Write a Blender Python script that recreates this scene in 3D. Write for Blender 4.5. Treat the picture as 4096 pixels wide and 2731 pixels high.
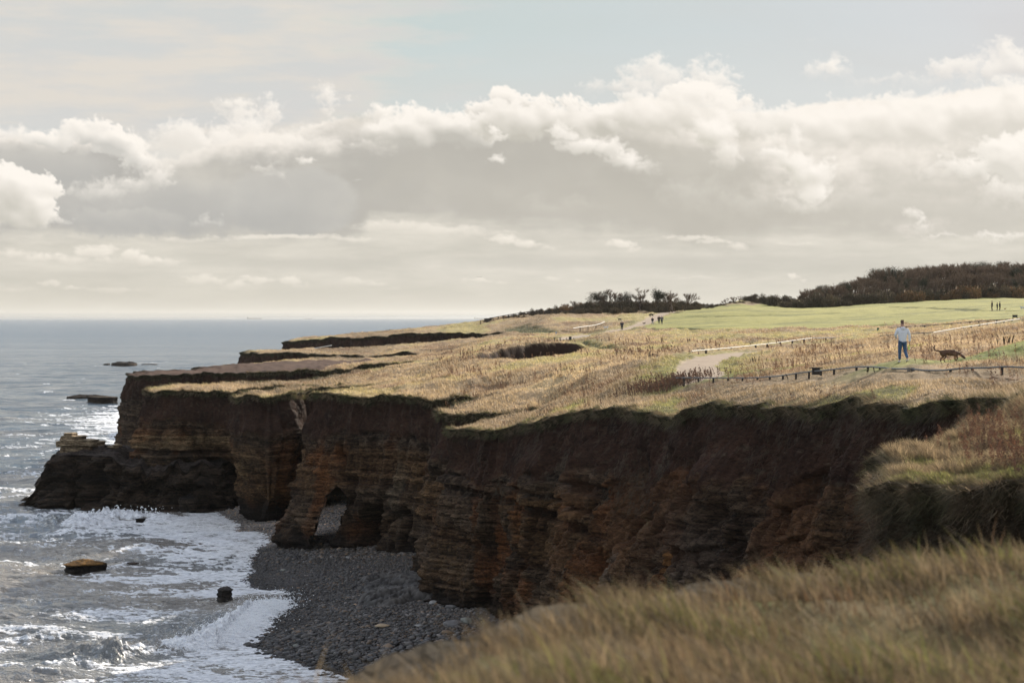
import bpy, bmesh, math, random
import numpy as np
from mathutils import Vector, Matrix

for _o in list(bpy.data.objects):
    bpy.data.objects.remove(_o)
SC = bpy.context.scene
COL = SC.collection
random.seed(7)
R = math.radians

# ------------------------------------------------------------------ camera
F = 1991.0            # focal length in pixels of a 1024 wide picture
CAMZ = 20.0           # camera height above the sea
HOR = 317.0           # image row of the horizon
cam = bpy.data.cameras.new('camera')
camo = bpy.data.objects.new('camera', cam)
COL.objects.link(camo)
camo.location = (0, 0, CAMZ)
camo.rotation_euler = (R(90), 0, 0)
cam.sensor_width = 36.0
cam.lens = 36.0 * F / 1024.0
cam.shift_y = -(341.0 - HOR) / 1024.0
cam.clip_start = 0.3
cam.clip_end = 120000.0
cam.dof.use_dof = True
cam.dof.focus_distance = 125.0
cam.dof.aperture_fstop = 2.5
SC.camera = camo
vs = SC.view_settings
vs.view_transform = 'Standard'
vs.look = 'None'
vs.exposure = 0.62
vs.gamma = 1.0

SUN_AZ, SUN_EL = 36.0, 22.0      # degrees right of the view axis, above the horizon
sl = bpy.data.lights.new('sun', 'SUN')
sl.energy = 5.0
sl.angle = R(0.6)
sl.color = (1.0, 0.91, 0.78)
so = bpy.data.objects.new('sun', sl)
COL.objects.link(so)
_sd = Vector((math.sin(R(SUN_AZ)) * math.cos(R(SUN_EL)), math.cos(R(SUN_AZ)) * math.cos(R(SUN_EL)), math.sin(R(SUN_EL))))
so.rotation_euler = _sd.to_track_quat('Z', 'Y').to_euler()
so.location = _sd * 50

# ------------------------------------------------------------------ small language for shader nodes
class NT:
    def __init__(s, tree):
        s.t = tree; s.n = tree.nodes; s.l = tree.links
    def node(s, kind, **kw):
        nd = s.n.new(kind)
        for k, v in kw.items():
            setattr(nd, k, v)
        return nd
    def put(s, sock, v):
        if isinstance(v, E): s.l.new(v.s, sock)
        elif hasattr(v, 'is_output'): s.l.new(v, sock)
        else:
            if isinstance(v, (tuple, list)) and len(v) == 3 and sock.type == 'RGBA': v = (*v, 1)
            sock.default_value = v
    def m(s, op, *a):
        nd = s.n.new('ShaderNodeMath'); nd.operation = op
        for i, x in enumerate(a): s.put(nd.inputs[i], x)
        return E(s, nd.outputs[0])
    def vm(s, op, *a):
        nd = s.n.new('ShaderNodeVectorMath'); nd.operation = op
        for i, x in enumerate(a): s.put(nd.inputs[i], x)
        return E(s, nd.outputs[0])
    def xyz(s, x, y, z):
        nd = s.n.new('ShaderNodeCombineXYZ')
        for i, q in enumerate((x, y, z)): s.put(nd.inputs[i], q)
        return E(s, nd.outputs[0])
    def sep(s, v):
        nd = s.n.new('ShaderNodeSeparateXYZ'); s.put(nd.inputs[0], v)
        return [E(s, o) for o in nd.outputs]
    def mix(s, f, a, b):
        nd = s.n.new('ShaderNodeMix'); nd.data_type = 'RGBA'; nd.clamp_factor = True
        s.put(nd.inputs[0], f); s.put(nd.inputs[6], a); s.put(nd.inputs[7], b)
        return E(s, nd.outputs[2])
    def ss(s, a, b, x):      # smoothstep
        nd = s.n.new('ShaderNodeMapRange'); nd.interpolation_type = 'SMOOTHSTEP'
        s.put(nd.inputs[0], x); s.put(nd.inputs[1], a); s.put(nd.inputs[2], b)
        return E(s, nd.outputs[0])
    def lin(s, a, b, x, c=0.0, d=1.0):
        nd = s.n.new('ShaderNodeMapRange')
        s.put(nd.inputs[0], x); s.put(nd.inputs[1], a); s.put(nd.inputs[2], b)
        s.put(nd.inputs[3], c); s.put(nd.inputs[4], d)
        return E(s, nd.outputs[0])
    def noise(s, v, scale=1.0, detail=4.0, rough=0.5, dist=0.0, lac=2.0, kind='FBM'):
        nd = s.n.new('ShaderNodeTexNoise'); nd.noise_dimensions = '3D'
        try: nd.noise_type = kind
        except Exception: pass
        s.put(nd.inputs['Vector'], v); nd.inputs['Scale'].default_value = scale
        nd.inputs['Detail'].default_value = detail; nd.inputs['Roughness'].default_value = rough
        nd.inputs['Distortion'].default_value = dist; nd.inputs['Lacunarity'].default_value = lac
        return E(s, nd.outputs[0])
    def voro(s, v, scale=1.0, feature='F1', out=0, rnd=1.0):
        nd = s.n.new('ShaderNodeTexVoronoi'); nd.feature = feature
        s.put(nd.inputs['Vector'], v); nd.inputs['Scale'].default_value = scale
        nd.inputs['Randomness'].default_value = rnd
        return E(s, nd.outputs[out])
    def curve(s, x, pts, x0, x1, y0, y1):
        nd = s.n.new('ShaderNodeFloatCurve')
        c = nd.mapping.curves[0]
        P = [((a - x0) / (x1 - x0), (b - y0) / (y1 - y0)) for a, b in pts]
        while len(c.points) < len(P): c.points.new(0.5, 0.5)
        for q, p in zip(c.points, P): q.location = p
        nd.mapping.update()
        s.put(nd.inputs[1], s.lin(x0, x1, x))
        return s.lin(0.0, 1.0, E(s, nd.outputs[0]), y0, y1)
    def attr(s, name, what='Fac'):
        nd = s.n.new('ShaderNodeAttribute'); nd.attribute_name = name
        return E(s, nd.outputs[what])

class E:
    def __init__(s, nt, sock): s.nt = nt; s.s = sock
    def _b(s, op, o, rev=False):
        return s.nt.m(op, o, s) if rev else s.nt.m(op, s, o)
    def __add__(s, o): return s._b('ADD', o)
    def __radd__(s, o): return s._b('ADD', o)
    def __sub__(s, o): return s._b('SUBTRACT', o)
    def __rsub__(s, o): return s._b('SUBTRACT', o, True)
    def __mul__(s, o): return s._b('MULTIPLY', o)
    def __rmul__(s, o): return s._b('MULTIPLY', o)
    def __truediv__(s, o): return s._b('DIVIDE', o)
    def mx(s, o): return s._b('MAXIMUM', o)
    def mn(s, o): return s._b('MINIMUM', o)
    def clamp(s): return s.nt.lin(0.0, 1.0, s)

# ------------------------------------------------------------------ noise in numpy
_rs = np.random.RandomState(11)
_PERM = _rs.permutation(4096).astype(np.int32)
_PERM2 = np.concatenate([_PERM, _PERM])
_RND = _rs.rand(4096).astype(np.float32)
_GA = (_rs.rand(4096) * 2 * np.pi).astype(np.float32)
_GX = np.cos(_GA); _GY = np.sin(_GA)
_G3 = _rs.randn(4096, 3).astype(np.float32); _G3 /= np.linalg.norm(_G3, axis=1)[:, None]

def h1(*idx):
    h = np.zeros(np.broadcast(*idx).shape, np.int32) if len(idx) > 1 else np.zeros(np.shape(idx[0]), np.int32)
    for q in idx:
        h = _PERM2[(h + (np.asarray(q).astype(np.int64) & 4095).astype(np.int32)) & 4095]
    return h
def hr(*idx):
    return _RND[h1(*idx)]
def pn2(x, y, seed=0):
    xi = np.floor(x).astype(np.int32); yi = np.floor(y).astype(np.int32)
    fx = (x - xi).astype(np.float32); fy = (y - yi).astype(np.float32)
    u = fx * fx * fx * (fx * (fx * 6 - 15) + 10); v = fy * fy * fy * (fy * (fy * 6 - 15) + 10)
    def g(a, b):
        h = h1(xi + a, yi + b, np.int32(seed) + 0 * xi)
        return _GX[h] * (fx - a) + _GY[h] * (fy - b)
    n0 = g(0, 0) * (1 - u) + g(1, 0) * u
    n1 = g(0, 1) * (1 - u) + g(1, 1) * u
    return (n0 * (1 - v) + n1 * v) * 1.41
def fb2(x, y, oct=5, rough=0.5, seed=0, lac=2.03):
    s = 0; a = 1.0; t = 0
    for k in range(oct):
        s = s + a * pn2(x, y, seed + k * 17); t += a
        x = x * lac + 13.7; y = y * lac - 7.3; a *= rough
    return s / t * 1.5
def pn3(x, y, z, seed=0):
    xi = np.floor(x).astype(np.int32); yi = np.floor(y).astype(np.int32); zi = np.floor(z).astype(np.int32)
    fx = (x - xi).astype(np.float32); fy = (y - yi).astype(np.float32); fz = (z - zi).astype(np.float32)
    u = fx * fx * (3 - 2 * fx); v = fy * fy * (3 - 2 * fy); w = fz * fz * (3 - 2 * fz)
    def g(a, b, c):
        h = h1(xi + a, yi + b, zi + c + seed * 31)
        return _G3[h, 0] * (fx - a) + _G3[h, 1] * (fy - b) + _G3[h, 2] * (fz - c)
    def L(p, q, t): return p + (q - p) * t
    return L(L(L(g(0, 0, 0), g(1, 0, 0), u), L(g(0, 1, 0), g(1, 1, 0), u), v),
             L(L(g(0, 0, 1), g(1, 0, 1), u), L(g(0, 1, 1), g(1, 1, 1), u), v), w) * 1.3
def fb3(x, y, z, oct=4, rough=0.5, seed=0):
    s = 0; a = 1.0; t = 0
    for k in range(oct):
        s = s + a * pn3(x, y, z, seed + k * 7); t += a
        x = x * 2.03 + 3.1; y = y * 2.03 - 5.7; z = z * 2.03 + 1.3; a *= rough
    return s / t * 1.5
def smst(a, b, x):
    t = np.clip((x - a) / (b - a), 0, 1)
    return t * t * (3 - 2 * t)
def voro2(x, y, seed=0):
    """distance to the nearest and second nearest cell point, and the cell's random value"""
    xi = np.floor(x).astype(np.int32); yi = np.floor(y).astype(np.int32)
    d1 = np.full(x.shape, 9.0, np.float32); d2 = d1.copy(); cid = np.zeros(x.shape, np.float32)
    for a in (-1, 0, 1):
        for b in (-1, 0, 1):
            h = h1(xi + a, yi + b, np.int32(seed) + 0 * xi)
            px = xi + a + _RND[h]; py = yi + b + _RND[_PERM[h]]
            d = np.sqrt((px - x) ** 2 + (py - y) ** 2).astype(np.float32)
            m = d < d1
            d2 = np.where(m, d1, np.minimum(d2, d)); cid = np.where(m, _RND[_PERM[_PERM[h]]], cid); d1 = np.where(m, d, d1)
    return d1, d2, cid
def blur(a, r):
    """gaussian-like blur, three box passes"""
    r = max(1, int(round(r)))
    for _ in range(3):
        for ax in (0, 1):
            p = np.pad(a, [(r + 1, r) if i == ax else (0, 0) for i in range(2)], mode='edge')
            c = np.cumsum(p, axis=ax, dtype=np.float64)
            n = a.shape[ax]
            if ax == 0: a = ((c[2 * r + 1:2 * r + 1 + n] - c[:n]) / (2 * r + 1)).astype(np.float32)
            else: a = ((c[:, 2 * r + 1:2 * r + 1 + n] - c[:, :n]) / (2 * r + 1)).astype(np.float32)
    return a
# ------------------------------------------------------------------ cloud field: bearings U and elevations V in steps of 1/F radian
def cloud_field(U0, U1, V0, V1, step):
    us = np.arange(U0, U1 + .01, step, dtype=np.float32); vs_ = np.arange(V0, V1 + .01, step, dtype=np.float32)
    U, V = np.meshgrid(us, vs_)
    H, W = U.shape
    rs = np.random.RandomState(5)
    na = fb2(U * .010, V * .014, 6, .55, 1); nb = fb2(U * .04, V * .05, 5, .55, 2); nc = fb2(U * .006, V * .035, 6, .6, 3)
    nf = fb2(U * .12, V * .14, 4, .6, 4)
    wx = fb2(U * .03, V * .035, 5, .6, 21) * 14 + fb2(U * .11, V * .12, 4, .6, 23) * 5
    wy = fb2(U * .03, V * .035, 5, .6, 22) * 11 + fb2(U * .11, V * .12, 4, .6, 24) * 4
    c = np.zeros((H, W, 3), np.float32); A = np.zeros((H, W), np.float32)
    WHITE = np.array((.97, .935, .90)); 
    def over(col, m):
        nonlocal c, A
        m = np.clip(m, 0, 1)
        c = c * (1 - m[..., None]) + np.asarray(col, np.float32) * m[..., None]
        A = A * (1 - m) + m
    def mix(a, b, t):
        t = np.clip(t, 0, 1)[..., None]
        return np.asarray(a, np.float32) * (1 - t) + np.asarray(b, np.float32) * t
    # high pale haze lets only a hint of the clear sky through
    tt = np.clip((U - 380) / 680, 0, 1)
    hc = mix((.555, .655, .675), (.650, .650, .690), tt)
    hc = mix(hc, np.array((.68, .69, .70)), np.clip((V - 30) / 120, 0, .55))
    over(hc, smst(-330, -100, V) * .95)
    veil = smst(490, 340, U + (V - 50) * .1 + na * 60 + nc * 130 + nb * 14)
    veil = veil * np.clip(.90 + nc * .35, 0, 1) * smst(-330, -60, V)
    over(mix((.66, .66, .675), (.735, .705, .67), .5 + nc * 1.4 + na * .5), veil * .95)

    def cumulus(blobs, lit=WHITE, shade=(.56, .545, .51), n=6, kids=.55, soft=3.0, warp=1.0, opa=1.0, deep=1.0, floor=None, fade=None, levels=2, rough=1.0):
        """a heap of billows: every blob spawns smaller ones on its rim; light from the upper right, behind"""
        B = [(u, v, ru, rv) for u, v, ru, rv in blobs]
        allb = list(B); cur = B
        for lv in range(levels):
            nx = []
            for (u, v, ru, rv) in cur:
                cnt = n if lv else n + 3
                for k in range(cnt):
                    a = rs.uniform(-.15, 1.15) * math.pi; q = rs.uniform(.5, 1.0)
                    kk = kids * rs.uniform(.55, 1.0)
                    nx.append((u + math.cos(a) * ru * q, v - math.sin(a) * rv * q, ru * kk, rv * kk * 1.05))
            allb += nx; cur = nx
        Hm = np.full((H, W), -1e3, np.float32)
        X = U + wx * warp; Y = V + wy * warp
        for (u, v, ru, rv) in allb:
            rr = min(ru, rv)
            i0 = int((u - ru - 30 - U0) / step); i1 = int((u + ru + 30 - U0) / step) + 1; j0 = int((v - rv - 30 - V0) / step); j1 = int((v + rv + 30 - V0) / step) + 1
            i0 = max(0, i0); j0 = max(0, j0); i1 = min(W, i1); j1 = min(H, j1)
            if i1 <= i0 or j1 <= j0: continue
            s_ = (slice(j0, j1), slice(i0, i1))
            d2 = ((X[s_] - u) / ru) ** 2 + ((Y[s_] - v) / rv) ** 2
            Hm[s_] = np.maximum(Hm[s_], (1 - d2) * rr)
        # distance-like coverage
        big = min(1.0, max(min(b[2], b[3]) for b in blobs) / 7.0)
        lo = min(b[1] - b[3] for b in blobs); hi = max(b[1] + b[3] for b in blobs)
        edge = (Hm + nf * 2.2 * rough * big + nb * 1.5 * big)
        se = soft * 2 * max(big, .35) * (1 + 2.2 * smst(.35 * lo + .65 * hi - 4, hi + 5, V))
        m = np.clip(edge / se, 0, 1) ** .8; m = m * m * (3 - 2 * m)
        if floor is not None: m = m * smst(6, -6, V - floor + nc * 8)
        if fade is not None: m = m * fade
        Hs = np.maximum(Hm, -4)
        g1 = blur(Hs, 1.5 / step); g2 = blur(Hs, 5 / step)
        gy, gx = np.gradient(g1, step); hy, hx = np.gradient(g2, step)
        # slope away from the light
        r1 = (-gx * .45 + gy * .9); r2 = (-hx * .45 + hy * .9)
        thick = smst(0, 26 * deep, g2)
        sh = .66 + r1 * .22 + r2 * .42 - thick * .52 + nf * .07 + nb * .14 + na * .10
        rimm = smst(0, 1, edge / 10); sh = sh + (1 - rimm) * .12
        col = mix(shade, lit, sh)
        over(col, m * opa)

    # thin towers behind the bank
    cumulus([(662, 76, 30, 15), (640, 90, 50, 14), (712, 84, 22, 18)], soft=7, warp=1.5, opa=.80, shade=(.70, .69, .68), deep=3)
    cumulus([(828, 74, 17, 11)], soft=7, warp=1.2, opa=.9, shade=(.74, .73, .72), deep=3)
    cumulus([(880, 88, 40, 8), (950, 82, 34, 14), (1000, 72, 34, 20), (1060, 74, 44, 24)], soft=8, warp=1.6, opa=.8, shade=(.74, .72, .71), deep=3)
    cumulus([(810, 44, 6, 2)], soft=5, opa=.6, warp=.7)
    cumulus([(690, 98, 36, 14), (725, 106, 22, 12)], soft=3, warp=.8, shade=(.70, .68, .65))
    # pale left shoulder behind
    cumulus([(10, 142, 50, 12), (150, 146, 34, 12), (190, 146, 30, 22), (250, 128, 26, 20), (275, 118, 16, 12), (225, 150, 50, 16), (330, 102, 20, 12)], soft=7, warp=1.6, opa=.85, shade=(.74, .715, .69), deep=3)

    # the bank: outline, sunlit crown, grey body
    tx = [-300, 0, 50, 95, 130, 165, 200, 250, 300, 345, 380, 425, 455, 478, 505, 545, 585, 640, 680, 730, 775, 800, 850, 910, 960, 1024, 1300]
    ty = [155, 138, 142, 134, 142, 160, 150, 136, 128, 116, 122, 118, 116, 106, 102, 106, 108, 96, 101, 110, 113, 106, 101, 101, 94, 90, 96]
    top = np.interp(U, tx, ty) 
    top = np.interp(U, tx, ty) + wy * .55 * np.interp(U, [0, 560, 640, 900], [1, 1, .25, .4])
    rim = np.interp(U, [-300, 0, 100, 200, 330, 420, 520, 600, 660, 760, 860, 960, 1300], [14, 16, 18, 30, 40, 24, 22, 36, 58, 84, 118, 116, 100])
    dpt = V - top
    m = smst(0, 5, dpt + nf * 2)
    litv = smst(1.15, .0, dpt / rim + na * .5 + nb * .25 + nc * .25)
    warmv = np.clip((U - 100) / 600, 0, 1)
    g = mix((.455, .452, .442), (.515, .498, .458), warmv)
    g = mix(g, (.66, .64, .60), smst(700, 1000, U) * .55 + na * .5 + nc * .2)
    hq = blur(na * 26 + nb * 3, 5 / step); gyy, gxx = np.gradient(hq, step)
    rel = np.clip((-gxx * .5 + gyy * .85) * .16, -.5, .8)
    g = mix(g, (.74, .715, .675), np.clip(rel, 0, 1) * .9); g = g * (1 + np.clip(rel, -.5, 0) * .24)[..., None]
    bank = mix(g, WHITE * np.array([1, .99, .98]), litv * .92 + nb * .04)
    under = np.interp(U, [-300, 60, 360, 370, 520, 700, 900, 1300], [238, 236, 237, 222, 226, 243, 236, 244])
    bot = smst(12, -14, V - under + nc * 12 + nb * 4)
    lower = mix((.575, .560, .515), (.73, .705, .65), .40 + nc * .9 + smst(262, 228, V) * .25)
    over(bank * bot[..., None] + lower * (1 - bot)[..., None], m)
    # crown cumulus on the outline
    cumulus([(400, 124, 34, 12), (430, 122, 22, 10), (455, 118, 16, 9)], soft=3, warp=.9, deep=.7, fade=smst(146, 124, V))
    cumulus([(502, 104, 20, 12), (480, 112, 15, 9), (528, 107, 12, 8), (546, 106, 11, 8), (572, 107, 12, 9), (590, 112, 18, 9)], soft=2.4, warp=.8, deep=.8, fade=smst(150, 116, V))
    cumulus([(690, 96, 26, 10), (715, 102, 20, 9), (735, 108, 12, 6)], soft=2.6, warp=.7, deep=1.2, shade=(.68, .66, .63), fade=smst(122, 106, V))
    cumulus([(95, 138, 24, 12), (120, 146, 26, 16), (60, 146, 30, 8), (140, 160, 14, 18)], soft=3, warp=1.0, shade=(.60, .595, .58), fade=smst(196, 160, V))
    # billows swelling out of the bank's upper face
    cumulus([(385, 136, 24, 16), (415, 134, 28, 18), (452, 130, 24, 18), (474, 136, 20, 16)], soft=3, warp=.9, shade=(.53, .52, .49), deep=.9, opa=.85, fade=smst(182, 138, V), n=5)
    cumulus([(496, 122, 26, 20), (524, 128, 22, 18), (552, 124, 24, 18), (580, 126, 22, 18), (606, 122, 24, 18)], soft=3, warp=.9, shade=(.56, .545, .50), deep=1.0, opa=.85, fade=smst(178, 132, V), n=5)
    cumulus([(640, 116, 34, 18), (676, 118, 34, 20), (712, 126, 30, 20), (748, 128, 28, 18)], soft=5, warp=1.1, shade=(.64, .62, .575), deep=1.5, opa=.8, fade=smst(196, 142, V), n=5)
    cumulus([(790, 128, 34, 22), (830, 132, 38, 26), (876, 128, 40, 26), (920, 130, 40, 28), (968, 122, 44, 30), (1016, 120, 44, 30), (1070, 120, 44, 30)], soft=6, warp=1.2, shade=(.69, .67, .63), deep=2.2, opa=.8, fade=smst(226, 160, V), n=5)
    cumulus([(690, 196, 40, 16), (740, 206, 44, 16), (860, 206, 50, 16), (940, 212, 50, 14), (560, 208, 44, 12)], soft=10, warp=1.3, shade=(.56, .54, .50), lit=(.70, .68, .64), deep=1.5, opa=.5, n=5)
    # the dark body at the left
    DK = np.array((.425, .432, .435)); DKL = np.array((.60, .59, .57))
    def body(u, v, ru, rv, soft, opa, c0=DK, c1=DKL, amp=10., p=2.0):
        d = 1 - (np.abs((U + wx * amp / 14 - u) / ru) ** p + np.abs((V + wy * amp / 14 - v) / rv) ** p)
        mm = smst(0, soft, d) * opa
        over(mix(c1, c0, .35 + (V - v) / rv * .45 + na * .5 + d * .25), mm)
    body(40, 172, 90, 26, .7, .85, np.array((.45, .455, .455)))
    over((.80, .775, .74), smst(1.1, 0, np.hypot((U - 178) / 40, (V - 150) / 26) + nb * .3) * .75)
    body(170, 206, 150, 34, .7, .80, DK)
    body(294, 203, 68, 38, .40, .72, np.array((.430, .437, .438)), DKL, 7, 2.2)
    body(130, 224, 70, 16, .6, .6, DK)
    over((.66, .64, .60), smst(1.1, 0, np.hypot((U - 200) / 50, (V - 176) / 20) + nb * .3) * .55)
    # left white cumulus
    cumulus([(20, 196, 34, 26), (44, 212, 20, 20), (0, 210, 30, 26), (30, 222, 34, 12)], soft=2.2, warp=.7, shade=(.60, .585, .545), deep=1.4, floor=233)
    # puffs on the face of the bank
    P = dict(soft=7, warp=1.1, deep=1.6)
    cumulus([(76, 192, 12, 8), (92, 200, 14, 9), (112, 194, 22, 12), (140, 188, 18, 10), (160, 178, 18, 12)], opa=.75, shade=(.60, .59, .565), **P)
    cumulus([(205, 224, 9, 6), (214, 226, 8, 5)], opa=.55, shade=(.60, .59, .56), **P)
    cumulus([(268, 168, 10, 5), (278, 176, 9, 5), (288, 184, 7, 3)], opa=.65, shade=(.60, .59, .56), **P)
    cumulus([(304, 163, 10, 4)], opa=.8, shade=(.62, .61, .58), soft=4, warp=.6)
    cumulus([(290, 144, 40, 5), (340, 143, 34, 4), (370, 145, 16, 2)], opa=.75, shade=(.72, .70, .67), soft=6, warp=1)
    cumulus([(300, 134, 26, 8), (262, 142, 30, 8)], opa=.6, shade=(.72, .70, .67), soft=8, warp=1.2)
    cumulus([(492, 128, 7, 5), (496, 137, 9, 6), (504, 136, 6, 4)], opa=.85, shade=(.64, .62, .58), soft=3, warp=.6)
    cumulus([(494, 161, 13, 5)], opa=.95, shade=(.66, .64, .6), soft=4, warp=.7)
    cumulus([(358, 180, 5, 1.5)], opa=.5, soft=3, warp=.4)
    cumulus([(566, 132, 18, 9), (584, 146, 24, 12), (608, 150, 18, 11), (626, 160, 20, 10), (644, 170, 14, 7), (657, 176, 9, 4)], opa=1.0, shade=(.68, .66, .62), soft=5, warp=.8, deep=1.2)
    cumulus([(712, 134, 22, 16), (728, 154, 13, 14), (724, 166, 10, 9)], opa=1.0, shade=(.66, .64, .59), soft=5.5, warp=.9, deep=1.4)
    cumulus([(792, 142, 9, 11), (768, 139, 6, 5)], opa=.85, shade=(.70, .68, .64), soft=4, warp=.7)
    cumulus([(772, 158, 14, 9), (794, 166, 20, 13), (808, 180, 19, 15), (812, 197, 15, 12), (798, 208, 22, 10)], opa=1.0, shade=(.67, .65, .60), soft=4.5, warp=.8, deep=1.4)
    cumulus([(908, 220, 7, 8), (914, 230, 10, 6), (935, 236, 12, 3)], opa=.8, shade=(.70, .68, .63), soft=5, warp=1)
    cumulus([(975, 172, 40, 14), (1010, 168, 44, 26), (1050, 190, 40, 24), (945, 170, 26, 8), (1000, 196, 30, 12)], opa=1.0, shade=(.72, .70, .66), soft=6, warp=1.3, deep=2)
    cumulus([(990, 240, 46, 3), (935, 238, 30, 3)], opa=.7, shade=(.70, .68, .63), soft=5, warp=1)
    # broad soft greys inside
    for (u, v, ru, rv, o) in [(655, 146, 46, 14, .35), (742, 140, 18, 16, .35), (520, 200, 150, 30, .30), (960, 200, 90, 22, .22), (420, 170, 40, 30, .2), (360, 122, 22, 9, .4), (640, 210, 60, 20, .18)]:
        over((.545, .525, .48), smst(1.2, .1, np.hypot((U - u) / ru, (V - v) / rv) + nb * .5 + na * .3) * o)
    # grey sheets between the layers and the band above the horizon
    for (u, v, ru, rv, o) in [(320, 264, 110, 8, .6), (700, 263, 260, 9, .45), (100, 275, 140, 4, .35), (520, 262, 100, 8, .4)]:
        over((.570, .555, .515), smst(1.2, .3, np.hypot((U - u) / ru, (V - v) / rv) + nb * .25) * o)
    # lower deck
    Lk = dict(soft=3, warp=.32, shade=(.63, .605, .555), lit=(.89, .85, .79), deep=.5, n=6)
    cumulus([(20, 256, 26, 4), (50, 260, 26, 5), (76, 262, 20, 6), (100, 252, 22, 6), (110, 262, 16, 4)], opa=0.93, **Lk)
    cumulus([(136, 256, 10, 6), (148, 262, 11, 6), (160, 262, 8, 4), (176, 263, 10, 4)], opa=0.93, **Lk)
    cumulus([(280, 238, 70, 2.5), (350, 239, 30, 2.5), (180, 240, 40, 2)], opa=0.78, **Lk)
    cumulus([(390, 226, 30, 5), (440, 230, 36, 5), (480, 234, 34, 4)], opa=0.68, **Lk)
    cumulus([(505, 240, 16, 5), (525, 243, 14, 5), (548, 248, 16, 3)], opa=0.93, **Lk)
    cumulus([(622, 244, 12, 4), (632, 249, 9, 3)], opa=0.98, **Lk)
    cumulus([(712, 243, 14, 3), (735, 248, 14, 3), (790, 245, 22, 2), (690, 238, 20, 3)], opa=0.73, **Lk)
    cumulus([(210, 281, 22, 4), (236, 286, 16, 4), (262, 280, 16, 4), (290, 281, 14, 4.5), (300, 286, 12, 3)], opa=0.83, **Lk)
    cumulus([(58, 284, 10, 2.5), (80, 288, 12, 2), (120, 290, 30, 2.5), (30, 290, 20, 2)], opa=0.68, **Lk)
    cumulus([(355, 281, 16, 2.5), (376, 284, 14, 2), (395, 288, 10, 2)], opa=0.63, **Lk)
    cumulus([(480, 281, 16, 2), (500, 282, 10, 2)], opa=0.83, **Lk); cumulus([(552, 279, 9, 2)], opa=0.83, **Lk); cumulus([(580, 280, 5, 2)], opa=0.83, **Lk)
    cumulus([(792, 277, 6, 3), (800, 281, 4, 2)], opa=0.93, **Lk); cumulus([(700, 278, 40, 1.5)], opa=0.53, **Lk)
    over((.615, .590, .525), smst(262, 314, V) * .72)
    A = A * smst(-330, -120, V) * smst(U0, U0 + 160, U) * smst(U1, U1 - 160, U)
    return us, vs_, c, A

def build_sky():
    w = bpy.data.worlds.new('World'); SC.world = w; w.use_nodes = True
    w.node_tree.nodes.clear()
    t = NT(w.node_tree)
    tc = t.node('ShaderNodeTexCoord'); D = E(t, tc.outputs['Generated'])
    dx, dy, dz = t.sep(D)
    sky = t.node('ShaderNodeTexSky'); sky.sky_type = 'NISHITA'; sky.sun_disc = False
    sky.sun_elevation = R(SUN_EL); sky.sun_rotation = R(SUN_AZ)
    sky.air_density = 1.0; sky.dust_density = 0.5; sky.ozone_density = 2.0
    sc_ = t.node('ShaderNodeVectorMath', operation='SCALE'); t.l.new(sky.outputs[0], sc_.inputs[0]); sc_.inputs['Scale'].default_value = 1.0
    skc = E(t, sc_.outputs[0])
    q = t.m('MAXIMUM', dz, 0.03)
    pl = t.xyz(dx / (q + 0.12), dy / (q + 0.12), 0.0)
    n = t.noise(pl, 0.9, 7.0, 0.55, 0.4)
    cl = t.ss(0.38, 0.62, n) * t.ss(0.0, 0.12, dz)
    c = t.mix(cl * 0.85, skc, (5.6, 5.35, 5.0))
    c = t.mix(t.ss(0.10, -0.01, dz) * 0.85, c, (3.2, 3.15, 3.0))
    c = t.mix(t.ss(0.0, -0.02, dz), c, (1.0, 1.1, 1.2))
    bg = t.node('ShaderNodeBackground'); t.put(bg.inputs[0], c); bg.inputs[1].default_value = 0.15
    out = t.node('ShaderNodeOutputWorld'); t.l.new(bg.outputs[0], out.inputs[0])
    # the sky's cloud bank ahead: a huge curved backdrop 70 km out
    us, vv, col, A = cloud_field(-260, 1284, -330, 320, SKYSTEP)
    az = (us - 512) / F; el = (317 - vv) / F
    RR = 70000.0
    AZ, EL = np.meshgrid(az, el)
    H_, W_ = AZ.shape
    co = np.stack([np.sin(AZ) * RR, np.cos(AZ) * RR, CAMZ + np.tan(EL) * RR], -1).reshape(-1, 3)
    me = grid_mesh('sky', co, H_, W_)
    ca = me.color_attributes.new('cloud', 'FLOAT_COLOR', 'POINT')
    ca.data.foreach_set('color', np.concatenate([col.reshape(-1, 3) * np.array((.668, .652, .622)), A.reshape(-1, 1)], 1).astype(np.float32).ravel())
    o = bpy.data.objects.new('sky', me); COL.objects.link(o); o['kind'] = 'structure'
    mt = bpy.data.materials.new('sky_clouds'); mt.use_nodes = True; mt.node_tree.nodes.clear()
    t = NT(mt.node_tree)
    at = t.node('ShaderNodeAttribute'); at.attribute_name = 'cloud'
    em = t.node('ShaderNodeEmission'); t.l.new(at.outputs['Color'], em.inputs[0])
    tr = t.node('ShaderNodeBsdfTransparent'); mx = t.node('ShaderNodeMixShader')
    t.l.new(at.outputs['Alpha'], mx.inputs[0]); t.l.new(tr.outputs[0], mx.inputs[1]); t.l.new(em.outputs[0], mx.inputs[2])
    ou = t.node('ShaderNodeOutputMaterial'); t.l.new(mx.outputs[0], ou.inputs[0])
    try: mt.cycles.emission_sampling = 'NONE'
    except Exception: pass
    me.materials.append(mt)
SKYSTEP = 1.0

def grid_mesh(name, co, H_, W_, keep=None, flip=False):
    """quads of an H x W grid of points; keep: boolean (H-1, W-1)"""
    idx = np.arange(H_ * W_, dtype=np.int64).reshape(H_, W_)
    q = np.stack([idx[:-1, :-1], idx[1:, :-1], idx[1:, 1:], idx[:-1, 1:]], -1)
    if flip: q = q[..., ::-1]
    q = q[keep] if keep is not None else q.reshape(-1, 4)
    return raw_mesh(name, co, q.reshape(-1, 4))

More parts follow.
